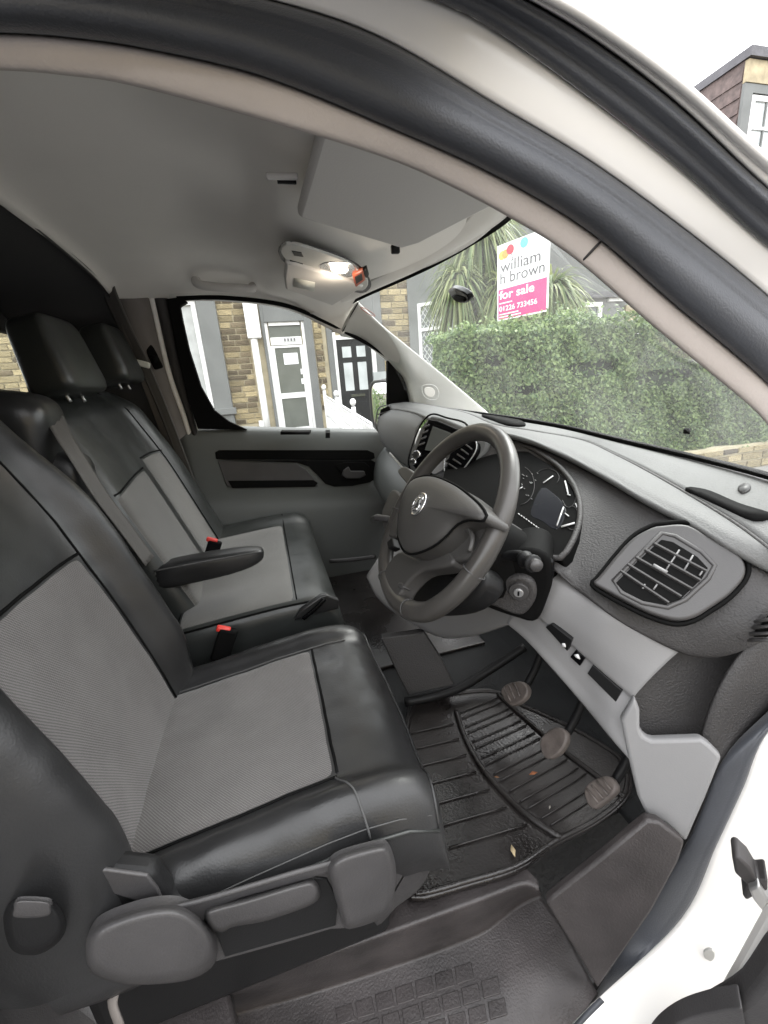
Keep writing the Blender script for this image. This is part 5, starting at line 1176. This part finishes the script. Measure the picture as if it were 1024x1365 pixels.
# ---------------- fourth house with the attic dormer
hD = thing('dormer_house', 'tall house with a brown boarded attic dormer and white sash window', 'house', (16.5, FY+3, 0), 'terraced houses along the street')
dc = at(996, 66, y=9.8); dbk = at(916, 108, y=11.4); dlo = at(985, 205, y=9.8)
boxes('wall', [(13.25, 21, FY+.1, FY+6, 0, dlo.z-.4)], 'mortar', hD)
zt_, zl_ = dc.z, dlo.z-.3
prism('dormer_cheek', [V(dc.x, 9.8, zl_), V(dc.x, 9.8, zt_-.22), V(dc.x-.02, 12.4, zt_-.22), V(dc.x-.02, 12.4, zl_+1.6)], V(.1, 0, 0), 'dormer_wood', hD, bevel=0, smooth=False)
for i in range(7):                                                # overlapping boards on the cheek
    z0 = zl_+.15+i*.36
    if z0 < zt_-.5: prism('cheek_board', [V(dc.x-.03, 9.82, z0), V(dc.x-.01, 9.82, z0+.30), V(dc.x-.01, 12.3, z0+.30+.0), V(dc.x-.03, 12.3, z0)], V(.02, 0, 0), 'dormer_wood', hD, bevel=0, smooth=False)
boxes('dormer_face', [(dc.x, dc.x+.32, 9.72, 9.84, zl_, zt_-.75), (dc.x+1.6, dc.x+2.2, 9.72, 9.84, zl_, zt_-.75), (dc.x+.32, dc.x+1.6, 9.72, 9.84, zt_-.95, zt_-.75)], 'grey_render', hD)
boxes('dormer_fascia', [(dc.x, dc.x+2.2, 9.70, 9.84, zt_-.74, zt_-.24)], 'dormer_board', hD)
boxes('dormer_roof', [(dc.x-.06, dc.x+2.4, 9.62, 12.8, zt_-.22, zt_)], 'slate', hD)
window(hD, dc.x+.36, dc.x+1.55, zl_+.1, zt_-.97, 9.78, m='pane_light', split=(zl_+zt_-.8)/2, fw_=.12)
boxes('window_bar', [(dc.x+.93, dc.x+.98, 9.76, 9.80, zl_+.2, zt_-1.05)], 'grey_render', hD)
mk('roof', [V(13.25, FY-.2, dlo.z-.5), V(21, FY-.2, dlo.z-.5), V(21, FY+5, zt_+.1), V(13.25, FY+5, zt_+.1)], [(0, 1, 2, 3)], 'slate', hD, smooth=False, solid=.12)

# ---------------- white iron railing down the garden path
rail = thing('iron_railing', 'ornate white iron railing sloping down the garden path before the black door', 'railing', (1.4, 6, .3))
def rp(t): y = lerp(8.4, 3.6, t); a = at(lerp(433, 507, t), lerp(527, 571, t**.8), y=y); return V(1.36+.0*t, y, a.z)
T0, T1 = rp(0), rp(1)
def rtop(t): return V(lerp(at(433, 527, y=8.4).x, at(507, 572, y=4.2).x, t), lerp(8.4, 4.2, t), lerp(at(433, 527, y=8.4).z, at(507, 572, y=4.2).z, t))
for dz in (0, -.42, -.95): tube('rail', [rtop(0)+V(0, 0, dz), rtop(1)+V(0, 0, dz)], .020, 'white_iron', rail, n=3, sides=6)
NB = 46
for i in range(NB+1):
    p = rtop(i/NB)
    if i % 15 == 0:
        tube('post', [p+V(0, 0, .10), p+V(0, 0, -1.0)], .035, 'white_iron', rail, n=4, sides=8)
        pillow('finial', p+V(0, 0, .17), (.10, .10, .12), 'white_iron', rail, e=1, n=8)
    else:
        tube('bar', [p+V(0, 0, -.42), p+V(0, 0, -.95)], .010, 'white_iron', rail, n=2, sides=5)
        c = p+V(0, 0, -.21); d = (rtop(1)-rtop(0)).normalized()
        tube('scroll', [c+d*(.05*math.cos(a))+V(0, 0, .19*math.sin(a)) for a in [k*math.pi/5 for k in range(10)]], .009, 'white_iron', rail, closed=True, n=14, sides=5)
        tube('scroll', [c+d*(.045*math.cos(a))+V(0, 0, .045*math.sin(a)) for a in [k*math.pi/4 for k in range(8)]], .012, 'white_iron', rail, closed=True, n=8, sides=5)

# ---------------- hedge on its stone wall
HX0, HX1, HY0, HY1, HZ0, HZ1 = at(605, 470, y=2.35).x, 11.0, 2.35, 3.05, .40, at(700, 438, y=2.35).z
hedge = thing('hedge', 'thick clipped green hedge on a low stone wall beyond the windscreen', 'hedge', ((HX0+HX1)/2, 2.7, HZ0))
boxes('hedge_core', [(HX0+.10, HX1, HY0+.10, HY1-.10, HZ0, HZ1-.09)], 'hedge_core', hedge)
def leaf_cloud(n, pos, nrm, size, jit):
    """pointed leaves: two triangles folded along the midrib"""
    t = rng.normal(size=(n, 3)); d = t/np.linalg.norm(t, axis=1)[:, None]
    nn = nrm + rng.normal(size=(n, 3))*jit; nn /= np.linalg.norm(nn, axis=1)[:, None]
    d -= nn*(d*nn).sum(1)[:, None]; d /= np.linalg.norm(d, axis=1)[:, None]; s = np.cross(nn, d)
    L = (size*rng.uniform(.6, 1.35, n))[:, None]
    v = np.stack([pos-d*L*.5, pos+s*L*.26+nn*L*.08, pos+d*L*.5, pos-s*L*.26+nn*L*.08], 1).reshape(-1, 3)
    f = np.arange(n*4).reshape(n, 4); return v, np.concatenate([f[:, [0, 1, 2]], f[:, [0, 2, 3]]])
def wav(a, b): return .05*np.sin(a*1.3+1)*np.sin(b*2.1)+.045*np.sin(a*3.1+b*2.2)+.03*np.sin(a*7.3-b*5.1)+.02*np.sin(a*15.0+b*11.7)
def hedge_side(n, x0, x1):
    x = rng.uniform(x0, x1, n); z = rng.uniform(HZ0-.02, HZ1, n)
    dpt = np.abs(rng.normal(0, .05, n)); y = HY0+wav(x, z)+dpt-.02
    return np.stack([x, y, z], 1), np.tile([0, -1, .35], (n, 1))
hol = [(at(790, 491, y=2.35), .30, .075), (at(888, 503, y=2.35), .34, .085), (at(700, 520, y=2.35), .12, .05), (at(960, 470, y=2.35), .16, .06), (at(660, 480, y=2.35), .10, .05)]
def hollows(P, N):
    keep = np.ones(len(P), bool)
    for c, a, b in hol: keep &= ~((((P[:, 0]-c.x)/a)**2+((P[:, 2]-c.z)/b)**2 < 1) & (rng.random(len(P)) < .88))
    return P[keep], N[keep]
P1, N1 = hollows(*hedge_side(68000, HX0, 7.0)); P4, N4 = hedge_side(9000, 7.0, HX1)
n2 = 16000; x = rng.uniform(HX0, 7.5, n2); y = rng.uniform(HY0, HY1, n2); P2 = np.stack([x, y, HZ1+wav(x, y*2)+rng.normal(0, .022, n2)+rng.uniform(.02, .12, n2)*(rng.random(n2) < .07)], 1); N2 = np.tile([0, -.2, 1], (n2, 1))
n3 = 7000; y = rng.uniform(HY0, HY1, n3); z = rng.uniform(HZ0, HZ1, n3); P3 = np.stack([HX0+.03+wav(y, z)+np.abs(rng.normal(0, .05, n3)), y, z], 1); N3 = np.tile([-1, -.2, .3], (n3, 1))
P = np.concatenate([P1, P2, P3, P4]); N = np.concatenate([N1, N2, N3, N4]).astype(float)
v, f = leaf_cloud(len(P), P, N, .044, .8)
def raw_mesh(name, v, f, m, parent):
    me = bpy.data.meshes.new(name); off = np.array(root_of(parent).location); v = v-off
    me.vertices.add(len(v)); me.vertices.foreach_set('co', v.astype(np.float32).ravel())
    k = f.shape[1]; me.loops.add(f.size); me.loops.foreach_set('vertex_index', f.astype(np.int32).ravel())
    me.polygons.add(len(f)); me.polygons.foreach_set('loop_start', np.arange(0, f.size, k, dtype=np.int32)); me.update(calc_edges=True); me.validate()
    me.materials.append(MATS[m]); o = bpy.data.objects.new(name, me); COL.objects.link(o); o.parent = parent; o['kind'] = 'stuff'; return o
raw_mesh('foliage', v, f, 'hedge_leaf', hedge)
gw = thing('garden_wall', 'low pale stone garden wall under the hedge', 'wall', (5, 2.5, 0))
cw = boxes('wall_core', [(HX0, 11, 2.30, 2.95, .0, HZ0+.01)], 'mortar', gw)
stones(cw, 3.6, 8.2, .13, HZ0-.01, 2.295, h=.088, lmin=.18, lmax=.34, dark=.15, depth=.04)

# ---------------- for-sale board on its post
def cpt(px, py, depth): return CAM + ray(px, py)*depth
sBL, sBR, sTL, sTR = cpt(663, 432, 4.72), cpt(730, 411, 4.22), cpt(661, 337, 4.72), cpt(730, 311, 4.22)
ex = (sBR-sBL); ex.z = 0; wS = ex.length; ex.normalize(); ez = V(0, 0, 1); en = ex.cross(ez)
if en.dot(CAM-sBL) < 0: en = -en
zB = (sBL.z+sBR.z)/2; zH = ((sTL.z+sTR.z)/2)-zB
o_ = V(sBL.x, sBL.y, zB)
sg = thing('for_sale_sign', 'white and pink for sale board on a post behind the hedge', 'sign', (o_.x+ex.x*wS/2, o_.y+ex.y*wS/2, .42))
def sp3(a, b, h=0): return o_ + ex*(a*wS) + ez*(b*zH) + en*h
def sq(name, a0, a1, b0, b1, h0, h1, m, par): return prism(name, [sp3(a0, b0, h0), sp3(a1, b0, h0), sp3(a1, b1, h0), sp3(a0, b1, h0)], en*(h1-h0), m, par, bevel=0, smooth=False)
bd = sq('board', 0, 1, 0, 1, -.012, 0, 'sign_white', sg)
sq('pink_panel', .025, .975, .02, .42, .0006, .002, 'sign_pink', bd)
def text(s, a, b, hgt, m, par, wfit=None, bold=0.0):
    cu = bpy.data.curves.new('lettering', 'FONT'); cu.body = s; cu.size = hgt; cu.offset = bold; cu.extrude = .0005
    o = bpy.data.objects.new('lettering', cu); COL.objects.link(o)
    dg = bpy.context.evaluated_depsgraph_get(); me = bpy.data.meshes.new_from_object(o.evaluated_get(dg)); bpy.data.objects.remove(o); bpy.data.curves.remove(cu)
    xs_ = [v.co.x for v in me.vertices]; k = (wfit*wS/(max(xs_)-min(xs_))) if wfit else 1; x0 = min(xs_)
    loc = root_of(par).location
    for v in me.vertices: v.co = sp3(a, b) + ex*((v.co.x-x0)*k) + ez*v.co.y + en*(v.co.z+.0032) - loc
    me.materials.append(MATS[m]); ob = bpy.data.objects.new('lettering', me); COL.objects.link(ob); ob.parent = par; return ob
H = zH
text('william', .07, .64, .165*H*1.25, 'sign_text', bd, .78); text('h brown', .07, .49, .165*H*1.25, 'sign_text', bd, .86)
text('for sale', .05, .29, .13*H*1.2, 'sign_white', bd, .70, .002)
text('01226 733456', .05, .125, .08*H*1.2, 'sign_white', bd, .76, .001)
sq('small_print', .05, .32, .225, .240, .002, .0032, 'sign_white', bd); sq('small_print', .05, .45, .075, .09, .002, .0032, 'sign_white', bd); sq('small_print', .05, .5, .04, .055, .002, .0032, 'sign_white', bd)
for a, b, r, m in ((.10, .86, .055, 'dot_yellow'), (.17, .865, .055, 'dot_orange'), (.27, .90, .06, 'dot_red'), (.54, .925, .06, 'dot_teal')):
    prism('balloon', [sp3(a, b, .0015)+(ex*math.cos(t)+ez*math.sin(t))*r*wS*1.25 for t in [i*math.pi/10 for i in range(20)]], en*(.0012+.0004*a), m, bd, bevel=0, smooth=False)
tube('balloon_string', [sp3(.29, .85, .002), sp3(.31, .80, .002), sp3(.33, .76, .002)], .004, 'sign_text', bd, n=5, sides=4)
prism('bolt', [sp3(.86, .965, .002)+(ex*math.cos(t)+ez*math.sin(t))*.014 for t in [i*math.pi/4 for i in range(8)]], en*.004, 'sign_text', bd, bevel=0)
pc_ = sp3(.5, 0, -.05); boxes('post', [(pc_.x-.035, pc_.x+.035, pc_.y+.0, pc_.y+.07, .42, zB+zH*.9)], 'dormer_board', sg)

# ---------------- cordyline palm
pt = at(690, 380, y=4.6)
palm = thing('cabbage_palm', 'shaggy green palm with drooping strap leaves behind the for sale board', 'tree', (pt.x, pt.y, .42))
heads = [(V(pt.x-.75, pt.y+.3, pt.z+.15), .66), (V(pt.x+.10, pt.y+.5, pt.z+.35), .95), (V(pt.x+.70, pt.y+.2, pt.z-.02), .82), (V(pt.x-.2, pt.y, pt.z-.05), .8), (V(pt.x-.25, pt.y+.6, pt.z+.9), 1.0)]
for hpos, r in heads:
    tube('trunk', [V(pt.x, pt.y+.3, .42), V(pt.x+.1*(hpos.x-pt.x), pt.y+.3, .42+(hpos.z-.42)*.45), hpos], lambda t: .10-.04*t, 'bark', palm, n=14, sides=8)
lv = []; lf_ = []
for hpos, r in heads:
    for i in range(520):
        az = random.uniform(0, 2*math.pi); el = math.asin(random.uniform(-.75, .97)); L = r*random.uniform(.65, 1.05)
        d = V(math.cos(az)*math.cos(el), math.sin(az)*math.cos(el), math.sin(el)); side = V(-math.sin(az), math.cos(az), 0)
        droop = random.uniform(.5, 1.3)*L; wd_ = random.uniform(.010, .022); b = len(lv); n_ = 7
        for k in range(n_):
            t = k/(n_-1); p = hpos + d*(L*t) + V(0, 0, -droop*t**2.2); ww = wd_*(1-t**3)*(0.5+min(1, t*4)*.5)
            lv += [p-side*ww, p+side*ww]
        lf_ += [(b+2*k, b+2*k+1, b+2*k+3, b+2*k+2) for k in range(n_-1)]
raw_mesh('crown', np.array([tuple(p) for p in lv]), np.array(lf_), 'strap_leaf', palm)

# shrub by the path seen in the wing mirror and beside the steps
bush = thing('garden_shrub', 'green garden shrub behind the passenger door mirror', 'shrub', (-3.5, 4.2, .42))
n5 = 5000; th = rng.uniform(0, 2*np.pi, n5); cp_ = rng.uniform(-.3, 1, n5); rr_ = .85*(1+.15*np.sin(th*5))*rng.uniform(.7, 1, n5)
P5 = np.stack([-3.5+rr_*np.cos(th)*np.sqrt(1-cp_**2*.9), 4.2+rr_*np.sin(th)*np.sqrt(1-cp_**2*.9), .9+1.0*cp_*rr_], 1); N5 = P5-np.array([-3.5, 4.2, .8])
v, f = leaf_cloud(n5, P5, N5, .07, .6); raw_mesh('foliage', v, f, 'hedge_leaf', bush)
tube('stem', [V(-3.5, 4.2, .42), V(-3.5, 4.2, 1.2)], .05, 'bark', bush, n=4)

# ---------------- unseen terrace added behind the camera to shade and tint the driver's side
hO = thing('shading_terrace', 'unseen stone terrace added across the road to shade the van', 'house', (0, -18, 0), 'terraced houses along the street')
boxes('wall', [(-30, 30, -22, -18, 0, 6.2)], 'stone', hO)
mk('roof', [V(-30.2, -17.7, 6.1), V(30.2, -17.7, 6.1), V(30.2, -21, 8.6), V(-30.2, -21, 8.6)], [(0, 1, 2, 3)], 'slate', hO, smooth=False, solid=.12)
for i in range(12):
    for z_ in (1.0, 3.8): window(hO, -27+i*4.8, -25.6+i*4.8, z_, z_+1.5, -18.06, m='pane_dark')
tag(boxes('far_pavement', [(-60, 60, -17.9, -9.0, -.02, .12)], 'paving'), kind='structure')
